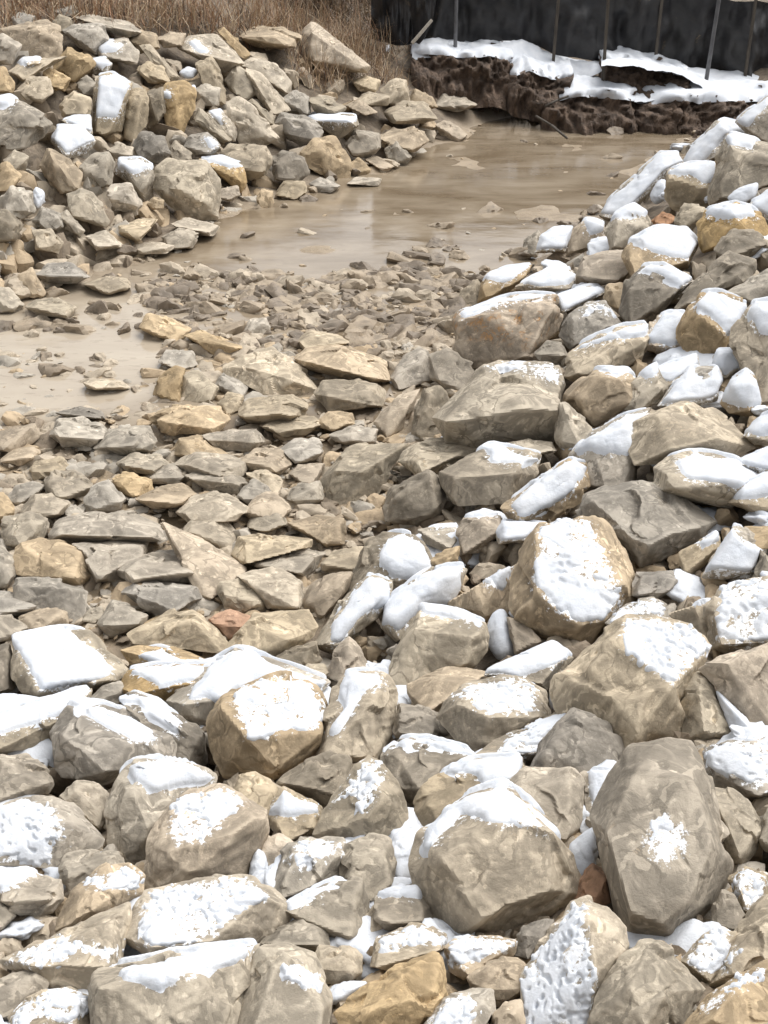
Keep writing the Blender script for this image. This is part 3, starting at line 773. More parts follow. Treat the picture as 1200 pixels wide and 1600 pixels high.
B t|160,390 200,375 260,420 240,440 180,425||
B b|-10,280 30,245 70,250 80,310 40,335 0,320||
B t|75,320 90,280 150,300 165,335 120,345||
B b|150,330 180,290 240,300 290,330 230,350||
A t|0,90 80,75 150,65 190,80 195,160 130,190 70,180 60,120||140,100,.22|big pale tan rock;big pale tan rock at the upper left corner
A b|-40,130 10,105 70,140 40,200 -40,200||
A b|20,225 70,185 130,185 190,175 150,215 70,255|60,192 95,165 118,187 80,204|
A t|165,215 210,150 290,180 295,210 230,260 180,240||
A g|190,90 230,75 320,75 335,120 300,170 250,150||
A b|235,55 290,45 400,70 440,100 400,115 340,100||
A b|295,155 330,130 400,120 430,160 425,200 360,190 310,175|300,145 340,132 380,140 370,160 310,162|
A t|390,130 440,95 490,110 500,150 440,165||
A g|285,190 330,180 350,200 340,235 295,230|287,190 330,180 348,200 320,212 290,215|
A b|435,145 470,140 520,200 560,240 540,262 500,220|||slim diagonal slab;slim slab lying diagonally on the upper left bank
A b|555,150 590,115 680,110 740,180 760,195 700,225 640,190|590,130 620,128 652,160 622,167|
A t|680,95 700,85 780,165 770,180 720,140||
A t|735,110 790,80 880,85 940,110 930,150 850,150 780,140||
A t|935,110 965,80 1060,130 1160,210 1150,230 1090,220 1000,215 950,180|||slanting slab under dead grass;long slanting tan slab under dead grass at the bank top
A b|610,200 660,180 690,220 705,320 660,330 640,260||
A g|705,250 740,205 790,240 800,290 770,315 720,280||
A b|770,215 810,225 870,290 905,345 860,365 810,310||
A b|755,205 790,180 860,200 910,260 900,290 840,240||
A b|295,410 290,330 310,240 350,230 410,265 400,300 375,370 380,410 340,430|300,365 310,240 360,232 410,268 385,300 375,372||snow-sided upright rock;upright rock with its left side plastered in snow on the left bank
A b|380,410 375,330 400,275 455,275 465,320 460,390 420,445 385,435||
A o|500,290 520,260 580,250 610,280 605,340 580,400 560,430 520,400 510,340|500,290 532,285 532,310 505,312|545,300,.3|upright orange rock;upright orange rock in the middle of the left bank
A s|560,225 590,207 620,220 610,240 575,245||
A s|592,270 610,265 618,300 605,328 595,300||
A g|605,370 620,335 680,390 720,440 690,445 640,410||
A b|650,355 690,345 740,400 735,440 700,410|650,350 690,345 692,392 670,375|
A b|710,330 740,305 800,350 875,430 830,455 745,445 740,390||760,380,.2 830,420,.25|
A g|760,330 790,310 850,360 855,390 810,360||
A d|865,380 880,350 960,365 1010,410 1000,440 940,455 880,420|||
A d|955,370 980,355 1110,365 1120,390 1070,430 1020,410|960,367 1000,355 1115,368 1085,390 1010,382||flat dark rock with snow lid;flat dark rock with a white snow lid on the left bank
A g|575,460 600,425 650,415 690,455 660,485 600,485|640,435 660,430 690,460 660,470|
A b|690,480 720,450 830,455 850,500 830,540 780,560 720,520||
A d|845,500 880,470 950,490 965,540 930,570 860,560||
A t|935,480 980,430 1050,430 1095,500 1095,550 1040,565 980,530||1000,470,.25|rounded tan boulder;rounded bare tan boulder by the pool on the left bank
A b|1080,450 1110,405 1180,420 1190,460 1150,495 1100,485||
A g|480,590 485,530 530,500 640,505 690,560 680,640 685,680 620,690 560,670 520,630||560,590,.32 650,640,.25 620,530,.22|big grey toe boulder;big bare grey boulder at the foot of the left bank
A o|625,500 690,492 760,515 770,570 750,600 700,560|625,497 700,490 762,520 720,524|
A g|360,540 370,500 440,495 480,520 475,570 450,620 400,570|362,540 370,500 430,498 478,520 430,542|
A d|415,450 450,410 510,430 530,480 500,510 430,500||
A d|525,470 545,440 600,480 600,500 540,505||
A g|160,440 180,395 260,400 300,440 270,480 200,490|160,440 180,395 260,400 300,440 270,478 200,488||large snow-buried rock;rock wholly buried in smooth snow on the left bank
A g|195,380 230,365 285,365 290,420 240,410|195,380 230,365 285,365 290,420 240,410|
A t|130,530 150,460 200,490 255,540 250,590 190,605 150,560|||tan wedge;tan wedge shaped rock under the snow buried rock on the left bank
A g|250,530 290,480 340,475 360,510 345,580 290,600 260,580||
A b|330,470 370,445 415,460 415,485 370,500||
A g|210,610 250,590 290,600 340,690 330,710 220,665||
A b|330,610 350,580 410,570 440,640 420,670 360,650||
A b|50,280 90,240 150,240 165,290 130,320 70,310||
A g|-40,330 30,300 110,350 160,390 110,450 60,470 10,460 -40,450|-40,310 10,295 45,310 30,330 -40,330||
A b|185,330 230,285 285,310 280,360 200,365||
A t|-40,220 10,205 45,260 40,290 -40,290||
A g|10,500 50,470 90,490 80,530 30,545||
A g|0,620 40,580 100,600 110,660 60,690 0,660||
A s|98,620 110,582 140,600 135,640 115,652||
A t|-40,520 30,510 70,550 40,590 -40,610||
A b|185,670 210,658 265,720 250,740 200,710||
A g|105,690 130,645 190,670 200,710 150,730||
A d|-40,660 20,655 70,700 50,750 -40,760||
A b|385,720 450,690 520,700 530,740 440,750||
A b|505,740 560,712 620,730 600,775 520,780||
A b|530,700 590,680 680,710 670,735 600,730||
A b|860,610 890,570 950,565 955,600 920,625||
A b|970,575 1000,553 1065,580 1040,600 985,598||
A b|1085,575 1110,553 1190,560 1180,582||
A t|1090,510 1120,492 1160,530 1150,550 1100,548||
A t|1140,500 1180,490 1230,520 1200,540||
A t|800,620 820,592 855,595 850,660 820,672||
A t|1080,330 1120,310 1180,350 1140,360||
A g|885,310 920,280 960,300 970,355 910,345||
A t|680,620 690,590 740,580 750,610 720,630||
A t|460,635 480,615 512,625 510,650 475,655||
A b|270,740 330,720 390,770 300,780||
A b|410,770 480,755 545,770 520,792 430,792||
A b|1100,255 1140,235 1190,250 1180,285 1120,285||
A b|1110,310 1150,285 1220,300 1210,330 1140,330||
A g|170,35 230,15 240,40 200,60||
A g|160,80 185,45 220,60 230,90 200,105||
A g|35,55 60,37 110,50 100,75 40,75||
A t|490,120 530,100 580,105 570,145 510,150||
A b|430,220 460,190 510,215 530,255 470,260||
A g|240,260 270,235 305,260 300,300 260,300||
A t|130,230 170,215 220,245 200,285 150,270||
A d|460,290 510,270 515,350 490,390 465,400||
A g|610,280 640,260 690,275 680,330 620,330||
A g|960,310 1010,300 1080,340 1060,360 990,355||
A b|100,720 160,715 200,760 180,790 110,780||
'''


# ------------------------------------------------------------------ rocks
import bmesh


def hull_planes(P):
    bm = bmesh.new()
    for p in P:
        bm.verts.new(p)
    bmesh.ops.convex_hull(bm, input=bm.verts)
    N, D, AR = [], [], []
    for f in bm.faces:
        f.normal_update()
        if f.calc_area() < 1e-9:
            continue
        n = np.array(f.normal); d = float(n @ np.array(f.verts[0].co))
        if d < 0:
            n, d = -n, -d
        N.append(n); D.append(d); AR.append(f.calc_area())
    bm.free()
    N = np.array(N); D = np.maximum(np.array(D), 1e-3)
    keep = []
    for i in np.argsort(-np.array(AR)):                  # big facets first; nearly parallel slivers are dropped
        if all(N[i] @ N[k] < .968 for k in keep):
            keep.append(i)
    return N[keep], D[keep]


def rock_surface(P, n, sharp, seed, rough=1.0, chips=7):
    """a broken-stone surface round the corner points P (about their centre, metres)"""
    rs = np.random.default_rng(seed)
    c = P.mean(0); P = P - c
    size = float(np.cbrt(np.prod(np.ptp(P, axis=0) + 1e-4)))
    N, D = hull_planes(P)
    if chips:
        cn = rs.normal(size=(chips, 3)); cn /= np.linalg.norm(cn, axis=1)[:, None]
        sup = (cn @ P.T).max(1)
        N = np.vstack([N, cn]); D = np.concatenate([D, sup * rs.uniform(.90, .985, chips)])
    U, F = geodesic(n)
    ev, evec = np.linalg.eigh(np.cov(P.T) + np.eye(3) * 1e-6)
    A = evec @ np.diag(np.sqrt(ev)) @ evec.T
    A = .75 * A / np.cbrt(np.linalg.det(A)) + .25 * np.eye(3)
    dirs = U @ A; dirs /= np.linalg.norm(dirs, axis=1)[:, None]
    q = np.maximum(dirs @ N.T, 0) / D
    mx = q.max(1)
    r = 1 / (mx * (((q / mx[:, None]) ** sharp).sum(1)) ** (1 / sharp))
    V = dirs * r[:, None] * 1.025
    off = rs.uniform(0, 200, 3)
    S = V / size
    bed = rs.normal(size=3); bed[2] += 1.2; bed /= np.linalg.norm(bed)
    lo = fbm(S * 1.7 + off, 2)
    # conchoidal breaks: terraces along a bedding direction, bent by noise
    h = (S @ bed) * 5 + lo * 1.3
    step = (h - np.floor(h)); step = np.abs(step - .5) * 2
    terr = np.clip((step - .35) / .4, 0, 1)
    rid = 1 - np.abs(perlin(S * 4.2 + off + 31)) * 2
    rid2 = 1 - np.abs(perlin(S * 9.5 + off + 77)) * 2
    fine = fbm(S * 17 + off + 5, 2)
    # broken facets: cells of the surface, each tilted and set back a little on its own, with stepped edges
    nc = 34
    cs = rs.normal(size=(nc, 3)); cs /= np.linalg.norm(cs, axis=1)[:, None]
    off_c = rs.uniform(-1, 1, nc) * .020; grad = rs.normal(size=(nc, 3)) * .075
    wob = np.stack([perlin(S * 3.1 + off + 9), perlin(S * 3.1 + off + 61), perlin(S * 3.1 + off + 113)], 1) * .22
    dd = (dirs + wob) @ cs.T
    wgt = np.exp(110 * (dd - dd.max(1)[:, None])); wgt /= wgt.sum(1)[:, None]
    lin = off_c + dirs @ grad.T - (cs * grad).sum(1)
    facet = (wgt * lin).sum(1)
    d = size * rough * (.007 * lo + facet + .006 * (rid - .5) + .006 * (rid2 - .5) + .005 * fine + .016 * (terr - .5) * rs.uniform(0, 1))
    V = V + dirs * d[:, None]
    return V + c, F, size


def parse(poly, x0, y0):
    return np.array([[float(a) for a in p.split(',')[:2]] for p in poly.split()]) * .5 + (x0, y0)


TILE = {'A': (0, 0), 'B': (600, 0), 'C': (0, 400), 'D': (600, 400), 'E': (0, 800), 'F': (600, 800), 'G': (0, 1200), 'H': (600, 1200)}


def area_centroid(Q):
    R = np.roll(Q, -1, 0); cr = Q[:, 0] * R[:, 1] - R[:, 0] * Q[:, 1]
    A = cr.sum() / 2
    return abs(A), ((Q + R) * cr[:, None]).sum(0) / (6 * A)


class Rock:
    pass


def read_rocks():
    out = []
    for k, line in enumerate(l for l in ROCKS.strip().splitlines() if l.strip()):
        f = line.split('|'); f += [''] * (5 - len(f))
        h = f[0].split(); r = Rock()
        r.seed = 1000 + k; r.col = h[1]; r.flags = h[2:]
        x0, y0 = TILE[h[0]]
        r.tile = h[0]
        r.out = parse(f[1], x0, y0)
        r.snow = parse(f[2], x0, y0) if f[2].strip() else None
        r.ridge = []
        for p in f[3].split():
            v = p.split(',')
            r.ridge.append((float(v[0]) * .5 + x0, float(v[1]) * .5 + y0, float(v[2]) if len(v) > 2 else .3))
        r.short, _, r.label = f[4].partition(';')
        r.area, r.cen = area_centroid(r.out)
        r.box = np.array([r.out.min(0), r.out.max(0)])
        out.append(r)
    return out


ROCKLIST = read_rocks()


def build_rock(r):
    rs = np.random.default_rng(r.seed)
    w, h = r.box[1] - r.box[0]
    c0, t0 = hit_ground(r.cen)
    S = math.sqrt(r.area) / FOCAL * t0[0]                   # real size
    inbed = poly_sd(c0[:, :2], BED)[0] > .05
    lift = (.21 if inbed else .24) * S
    if r.col == 's':
        lift = .10 * S
    C, t = hit_ground(r.cen, lift); C = C[0]; t = t[0]
    S = math.sqrt(r.area) / FOCAL * t
    view = (C - CAM) / np.linalg.norm(C - CAM)
    depr = math.asin(-view[2])
    cos_t = min(max(h / (.85 * w), math.cos(math.radians(62))), math.cos(math.radians(24)))
    if inbed:
        cos_t = min(cos_t, .80)
    th = math.acos(cos_t)
    e = min(depr + th, math.radians(80))
    az = rs.uniform(-.35, .35)                              # the outline's plane is turned a little to one side
    hx = -view[:2] / np.linalg.norm(view[:2])
    hx = np.array([hx[0] * math.cos(az) - hx[1] * math.sin(az), hx[0] * math.sin(az) + hx[1] * math.cos(az)])
    n = np.array([hx[0] * math.cos(e), hx[1] * math.cos(e), math.sin(e)])

    def lay(px, off=0.0):
        rr = ray(px)
        tt = ((C - CAM) @ n + off) / (rr @ n)
        return CAM + rr * tt[:, None]
    rim = lay(r.out)
    q = r.out - r.cen
    pts = [rim]
    if r.ridge:
        rp = np.array([(a, b) for a, b, _ in r.ridge]); rb = np.array([b for _, _, b in r.ridge]) * S * 1.3
        pts.append(lay(rp, rb))
    else:
        m = int(rs.integers(3, 6))
        ang = rs.uniform(0, 6.28) + np.arange(m) * 6.283 / m + rs.uniform(-.4, .4, m)
        # inner corners: between the centre and the rim, sagging below the middle so that the top face shows
        for a in ang:
            dvec = np.array([math.cos(a), math.sin(a)])
            proj = (q @ dvec)
            j = proj.argmax()
            f = rs.uniform(.55, .86)
            p = r.cen + q[j] * f + np.array([0, h * .06])
            pts.append(lay(p[None], rs.uniform(.30, .50) * S))
    k = rs.uniform(.45, .72, len(r.out))
    back = r.cen + q * k[:, None]
    pts.append(lay(back, -rs.uniform(.30, .55) * S))
    pts.append(lay(r.cen + q * .9, -.12 * S))
    P = np.vstack(pts)
    if r.col == 's':
        sharp, rough, chips = 6, .6, 0
    else:
        sharp, rough, chips = rs.uniform(90, 220), rs.uniform(.6, 1.0) if max(w, h) < 150 else rs.uniform(.6, .85), int(rs.integers(2, 5))
    dim = max(w, h)
    nn = int(np.clip(dim / (7.0 if dim < 90 else 5.8), 8, 44)) // 2 * 2
    if r.snow is not None or r.col == 's':
        nn = min(nn + 2, 44)
    V, F, size = rock_surface(P, nn, sharp, r.seed, rough, chips)
    pc = P.mean(0)
    pq, _ = project(V)
    grow = math.sqrt(np.prod(r.box[1] - r.box[0]) / np.prod(np.ptp(pq, axis=0))) * (1.05 if r.col != 's' else 1.0)
    grow = min(max(grow, .9), 1.3)
    V = pc + (V - pc) * grow
    org = np.array([C[0], C[1], V[:, 2].min()])
    frost = np.zeros(len(V))
    cap = None
    if r.snow is not None:
        patchy = 'p' in r.flags
        rs2 = np.random.default_rng(r.seed + 7)
        off = rs2.uniform(0, 99, 3)
        thick = (.005 if patchy else .016) * min(1.0, S / .22 + .2)
        kpx = max((.008 if patchy else thick * 1.7) * FOCAL / t, 5.0)

        def weight(V, F):
            N = vnormals(V, F)
            toc = CAM - V; toc /= np.linalg.norm(toc, axis=1)[:, None]
            facing = (N * toc).sum(1)
            px, _ = project(V)
            sdp = poly_sd(px, r.snow)
            nz1 = fbm(V * 12 + off, 2); nz2 = fbm(V * (92 if patchy else 38) * (5 / (t + 2.5)) + off + 9, 3)
            ws = np.clip(sdp / kpx, -2, 1.6) + (.36 * nz1 + .12 * nz2)
            wh = np.clip((N[:, 2] - .5) * 4, -2, 1.2) + .3 * nz1
            f = np.clip((facing - .02) / .25, 0, 1); f = f * f * (3 - 2 * f)
            wt = f * ws + (1 - f) * np.minimum(wh, sdp / kpx + 1.1)
            wt = np.where(N[:, 2] < .05, np.minimum(wt, (N[:, 2] + .15) * 6 - 1.2), wt)
            if patchy:
                wt = np.minimum(wt, .9) * .62 + (1.35 * nz2 + .8 * nz1) * f - .40
            return N, sdp, f, wt, nz1, nz2
        N, sdp, f, wt, nz1, nz2 = weight(V, F)
        if patchy:
            frost = np.clip((sdp + 18) / 30, 0, 1) * f * .55
        else:
            frost = np.clip((sdp + 20) / 28, 0, 1) * f * .5
        n2 = int(np.clip(dim / 3.8, 12, 60)) // 2 * 2
        V2, F2, _ = rock_surface(P, n2, min(sharp, 60), r.seed, rough * .25, chips)   # snow bridges the small breaks of the stone
        V2 = pc + (V2 - pc) * grow
        N, sdp, f, wt, nz1, nz2 = weight(V2, F2)
        for _ in range(2):                               # rounded, not toothed, rims and a softer lie than the stone
            acc = wt * 2; cnt = np.full(len(wt), 2.0)
            for a, b in ((0, 1), (1, 2), (2, 0)):
                np.add.at(acc, F2[:, a], wt[F2[:, b]]); np.add.at(cnt, F2[:, a], 1)
            wt = acc / cnt
        wpos = np.clip(wt, 0, 1.2) / 1.2
        hgt = thick * np.sqrt(np.clip(1 - (1 - wpos) ** 2, 0, 1)) + thick * (.30 * nz1 + .12 * nz2) * wpos
        if patchy:                                       # a thin broken crust of even depth
            hgt = thick * np.clip(wt * 5, 0, 1) * (1 + .5 * nz1)
        hgt = np.where(wt > 0, hgt, .012 * np.clip(wt, -1, 0) * max(size / .3, .5))
        keep = (wt > -.6)[F2].any(1)
        if keep.sum() > 12 and (wt > 0.1).sum() > 3:
            D = N * .6 + np.array([0, 0, .5])
            D = np.where((wt > 0)[:, None], D, N)
            VS = V2 + D * hgt[:, None]
            FS = F2[keep]; used = np.unique(FS); remap = np.full(len(V2), -1); remap[used] = np.arange(len(used))
            cap = (VS[used] - org, remap[FS])
    return V - org, F, org, frost, cap, inbed, S, w, h


def rock_noun(r, inbed, w, h):
    if r.col == 's':
        return 'snow_patch', 'snow patch'
    if r.area > 13500 or (r.area > 4200 and r.box[1][1] < 400):
        return 'boulder', 'boulder'
    if inbed:
        return 'flat_stone', 'stone'
    return 'rock', 'rock'


COLWORD = {'q': 'orange tan', 'g': 'grey', 'b': 'beige', 't': 'tan', 'o': 'orange tan', 'd': 'dark grey', 'r': 'rusty brown', 's': 'white'}
LANDMARKS = [(r.short, r.cen) for r in ROCKLIST if r.short]
LANDMARKS += [('black silt fence', np.array([900., 60.])), ('far muddy pool', np.array([640., 320.]))]
USED = set(r.label for r in ROCKLIST if r.label)


def direction(d):
    a = math.degrees(math.atan2(d[1], d[0]))
    if -45 <= a <= 45: return 'right of'
    if 45 < a < 135: return 'below'
    if -135 < a < -45: return 'above'
    return 'left of'


def auto_label(r, noun, w, h):
    size = 'big' if r.area > 16000 else 'small' if r.area < 3500 else 'medium'
    shape = 'upright' if h > 1.15 * w else 'flat' if h < .5 * w else 'blocky'
    snow = 'snow topped' if r.snow is not None else 'bare'
    if 'p' in r.flags: snow = 'frosted'
    head = f'{COLWORD[r.col]} {noun}' if r.col != 's' else 'white snow patch'
    full = f'{snow} {size} {shape} {head}' if r.col != 's' else f'{shape} snow patch'
    ds = sorted(((np.linalg.norm((r.cen - c) * (1, 1.25)), s, c) for s, c in LANDMARKS if s != r.short), key=lambda x: x[0])
    cands = []
    for i in range(0, 6):
        cands.append(f'{full} just {direction(r.cen - ds[i][2])} the {ds[i][1]}')
    for i in range(6):
        for j in range(i + 1, 7):
            a, b = ds[i], ds[j]
            da, db = direction(r.cen - a[2]), direction(r.cen - b[2])
            cands.append(f'{snow} {head} {da} the {a[1]} and {db} the {b[1]}')
    for c in cands:
        if c not in USED and len(c.split()) <= 16:
            USED.add(c)
            return c
    return cands[0]


def place_rocks():
    for r in ROCKLIST:
        V, F, org, frost, cap, inbed, S, w, h = build_rock(r)
        name, cat = rock_noun(r, inbed, w, h)
        mat = SNOW if r.col == 's' else MAT[r.col]
        me = mesh_from(name, V, F, mat, True, {'frost': frost})
        if r.col != 's':
            me.set_sharp_from_angle(angle=math.radians(26))
        o = link(name, me, None, org)
        label = r.label or auto_label(r, cat, w, h)
        grp = {'boulder': 'boulders of the riprap banks', 'rock': 'rocks of the riprap banks', 'flat_stone': 'stones lying in the stream bed', 'snow_patch': 'snow patches in gaps between rocks'}[name]
        tag(o, label, cat, grp)
        if cap is not None:
            link('snow_cap', mesh_from('snow_cap', cap[0], cap[1], SNOW, True), o)


place_rocks()


# ------------------------------------------------------------------ rubble: uncounted small stones between and beyond the rocks
def stone_shapes(k, n, flat, seed):
    out = []
    for i in range(k):
        rs = np.random.default_rng(seed + i)
        P = rs.normal(size=(10, 3)); P /= np.linalg.norm(P, axis=1)[:, None]
        P *= rs.uniform(.75, 1.1, (10, 1))
        P *= np.array([1, rs.uniform(.6, .9), rs.uniform(*flat)]) * .5
        V, F, s = rock_surface(P, n, rs.uniform(50, 120), seed + i, 1.0, 5)
        out.append((V, F))
    return out


def scatter(name, label, mat_list, shapes, XY, size, sink, tilt, seed):
    """all stones of one material joined into one mesh of loose geometry"""
    rs = np.random.default_rng(seed)
    Vs, Fs, Ms = [], [], []; base = 0
    Z = ground_z(XY); sink = np.broadcast_to(sink, len(XY))
    for i in range(len(XY)):
        V, F = shapes[rs.integers(len(shapes))]
        a = rs.uniform(0, 6.283); ca, sa = math.cos(a), math.sin(a)
        tx, ty = rs.normal(0, tilt, 2)
        R = np.array([[ca, -sa, 0], [sa, ca, 0], [0, 0, 1]])
        Rx = np.array([[1, 0, 0], [0, math.cos(tx), -math.sin(tx)], [0, math.sin(tx), math.cos(tx)]])
        Ry = np.array([[math.cos(ty), 0, math.sin(ty)], [0, 1, 0], [-math.sin(ty), 0, math.cos(ty)]])
        W = (V * size[i]) @ (R @ Rx @ Ry).T
        W = W + (XY[i, 0], XY[i, 1], Z[i] - sink[i] * size[i])
        Vs.append(W); Fs.append(F + base); base += len(V)
        Ms.append(np.full(len(F), rs.choice(len(mat_list), p=[m[1] for m in mat_list])))
    me = mesh_from(name, np.vstack(Vs), np.vstack(Fs), None, True)
    if mat_list[0][0] is not SNOW:
        me.set_sharp_from_angle(angle=math.radians(30))
    for m, _ in mat_list:
        me.materials.append(m)
    me.polygons.foreach_set('material_index', np.concatenate(Ms).astype(np.int32))
    o = link(name, me)
    tag(o, label, None, None, 'stuff')
    return o


LOOSE = {k: rock_material('loose_' + k, a, b, .52, False, False, .15) for k, a, b in (
    ('beige', (.45, .375, .28), (.46, .35, .22)), ('grey', (.41, .365, .30), (.43, .365, .275)),
    ('brown', (.26, .205, .145), (.32, .25, .17)), ('tan', (.46, .35, .225), (.46, .31, .16)))}
LOOSE['wet'] = rock_material('wet_stone', (.20, .155, .108), (.27, .205, .135), .52, False, False, .6)
LOOSE['wet_tan'] = rock_material('wet_tan_stone', (.33, .26, .18), (.38, .29, .19), .52, False, False, .5)
WET_MIX = [(LOOSE['wet'], .45), (LOOSE['wet_tan'], .40), (LOOSE['beige'], .15)]
MIX = [(LOOSE['beige'], .42), (LOOSE['grey'], .18), (LOOSE['brown'], .18), (LOOSE['tan'], .22)]


def rubble():
    rs = np.random.default_rng(5)
    flat = stone_shapes(12, 2, (.25, .5), 50)
    flat_big = stone_shapes(14, 4, (.28, .55), 80)
    chunk = stone_shapes(14, 4, (.5, .85), 120)
    # 1. rubble of the bed, dense where the photograph is dense
    dense = np.array([(215, 455), (330, 432), (520, 425), (640, 415), (700, 395), (760, 440), (690, 560), (560, 800), (500, 940), (300, 1000), (-250, 990), (-250, 690), (0, 650), (240, 640), (250, 560)], float)
    n = 12500
    px = np.stack([rs.uniform(-300, 1150, n), rs.uniform(190, 1000, n)], 1)
    px[:2000, 1] = rs.uniform(425, 590, 2000); px[:2000, 0] = rs.uniform(-100, 760, 2000)
    sd = poly_sd(px, dense)
    P = on_level(px)
    clump0 = fbm(np.column_stack([P[:, :2] * (2, 3), P[:, 0] * 0 + 5]), 2)
    sb = poly_sd(P[:, :2], BED)
    prob = np.where(sd > 0, .95, np.clip(.07 + .8 * np.exp(sd / 12.0), 0, .8))
    prob = np.maximum(prob, np.clip(.7 * np.exp(-np.maximum(sb, 0) / .16), 0, .7) * (sb > -.1))
    prob = np.where((px[:, 1] < 330) & (px[:, 0] > 560), prob * .5, prob)
    prob = np.where(poly_sd(px, [(-400, 480), (130, 462), (235, 480), (262, 560), (235, 632), (0, 640), (-400, 650)]) > 0, .13 + .25 * (clump0 > .25), prob)
    # pixel-uniform placing thins out far stones to about one size on the picture
    clump = fbm(np.column_stack([P[:, :2] * (1.3, 2.2), P[:, 0] * 0 + 3]), 2)
    prob = np.where(px[:, 1] < 560, prob * np.clip(np.where(sd > 0, 1.0, .55) + 1.5 * clump, .05, 1), prob)
    keep = (rs.random(n) < prob) & (sb > -.12)
    P = P[keep]; px = px[keep]
    dist = np.linalg.norm(P - CAM, axis=1)
    spx = np.exp(rs.normal(3.05, .62, len(P))) * np.where(px[:, 1] > 560, 1.2, 1.35)
    size = np.clip(spx * dist / FOCAL, .03, .32)
    big = size > .10
    sink = np.where(px[:, 1] > 560, .06, .02)
    wet = big & (px[:, 1] < 545)
    scatter('wet_rubble', 'wet brown flat rubble stones standing in the muddy water', WET_MIX, flat_big, P[wet, :2], size[wet], sink[wet], .14, 66)
    big = big & ~wet
    scatter('rubble', 'loose flat rubble stones lying in the muddy bed', MIX, flat_big, P[big, :2], size[big], sink[big], .20, 61)
    big = big | wet
    scatter('gravel', 'small stones and gravel scattered in the muddy bed', MIX, flat, P[~big, :2], size[~big], sink[~big] - .02, .28, 62)
    # 2. stones filling the gaps of the banks
    n = 3300
    px = np.stack([rs.uniform(-250, 1450, n), rs.uniform(40, 1700, n)], 1)
    P, t = hit_ground(px)
    sb = poly_sd(P[:, :2], BED)
    keep = (sb < 0) & (P[:, 1] < 12.3) & ~((px[:, 0] > 770) & (px[:, 1] < 195) & (px[:, 0] < 1130)) & ~((px[:, 0] > 640) & (px[:, 1] < 128) & (px[:, 0] < 1130))
    keep &= ~((px[:, 1] < 75) & (px[:, 0] < 620))
    P = P[keep]; px = px[keep]
    left = (px[:, 0] < 700) & (px[:, 1] < 480)
    size = np.where(left, rs.uniform(.18, .36, len(P)), rs.uniform(.10, .24, len(P))) * np.clip(t[keep] / 6, .7, 1.3)
    scatter('fill_stones', 'smaller broken stones filling gaps between the bank rocks', MIX, chunk, P[:, :2], size, .32, .6, 63)
    # 3. the banks go on outside the picture
    n = 3200
    XY = np.stack([rs.uniform(-7.5, 7.5, n), rs.uniform(-1.5, 12, n)], 1)
    G = np.column_stack([XY, ground_z(XY)])
    p2, z = project(G)
    outside = (p2[:, 0] < -60) | (p2[:, 0] > 1260) | (p2[:, 1] > 1680) | (z < .2)
    sb = poly_sd(XY, BED)
    keep = outside & (sb < 0) & (np.linalg.norm(XY, axis=1) > .45)
    size = rs.uniform(.2, .45, keep.sum())
    scatter('bank_stones', 'rough stones of the banks on both sides', MIX, stone_shapes(8, 4, (.55, .9), 170), XY[keep], size, .12, .5, 64)


rubble()


def gap_snow():
    """low drifts of snow caught between the rocks of the right and near banks"""
    rs = np.random.default_rng(41)
    n = 900
    px = np.stack([rs.uniform(-300, 1650, n), rs.uniform(150, 1950, n)], 1)
    P, t = hit_ground(px)
    sb = poly_sd(P[:, :2], BED)
    right = (px[:, 0] > 640 + np.maximum(0, 700 - px[:, 1]) * .55) | (px[:, 1] > 1000)
    drift = fbm(np.column_stack([P[:, :2] * 2.5, P[:, 0] * 0 + 8]), 2)
    keep = (sb < -.12) & right & (drift > np.where((px[:, 0] > 700) & (px[:, 1] < 1000), -.02, .14)) & (P[:, 1] < 11.5)
    P = P[keep]
    shapes = []
    for i in range(6):
        V, F = geodesic(7)
        V = V * (.5, .42, .16) * (1 + .35 * fbm(V * 1.6 + i * 9, 2))[:, None]
        shapes.append((V, F))
    size = rs.uniform(.11, .26, len(P)) * np.clip(.55 + P[:, 1] / 10, .6, 1.1)
    scatter('drifted_snow', 'snow drifted into the gaps between the bank rocks', [(SNOW, 1.0)], shapes, P[:, :2], size, .12, .22, 65)


gap_snow()


# ------------------------------------------------------------------ earth bank, snow strips and the black silt fence at the far end
def far_point(px, Y):
    r = ray(np.asarray(px, float)[None])[0]
    return CAM + r * (Y / r[1])


def simple_mat(name, c0, c1, scale, rough, bump=.5, dist=.02, stretch=(1, 1, 1)):
    m, nt, b = nodes_of(name)
    tc = nd(nt, 'ShaderNodeTexCoord'); mp = nd(nt, 'ShaderNodeMapping'); nt.links.new(tc.outputs['Object'], mp.inputs[0])
    mp.inputs['Scale'].default_value = stretch
    n1 = noise_tex(nt, mp.outputs[0], scale, 6, .65); n2 = noise_tex(nt, mp.outputs[0], scale * 5, 4, .6)
    nt.links.new(mixc(nt, ramp(nt, n1, .35, .68), c0, c1), b.inputs['Base Color'])
    b.inputs['Roughness'].default_value = rough
    bp = nd(nt, 'ShaderNodeBump'); bp.inputs['Strength'].default_value = bump; bp.inputs['Distance'].default_value = dist
    nt.links.new(n2, bp.inputs['Height']); nt.links.new(bp.outputs[0], b.inputs['Normal'])
    return m


EARTH_DARK = simple_mat('dark_earth', (.05, .033, .023), (.19, .13, .09), 8, .9, .9, .06, (1, 1, .7))


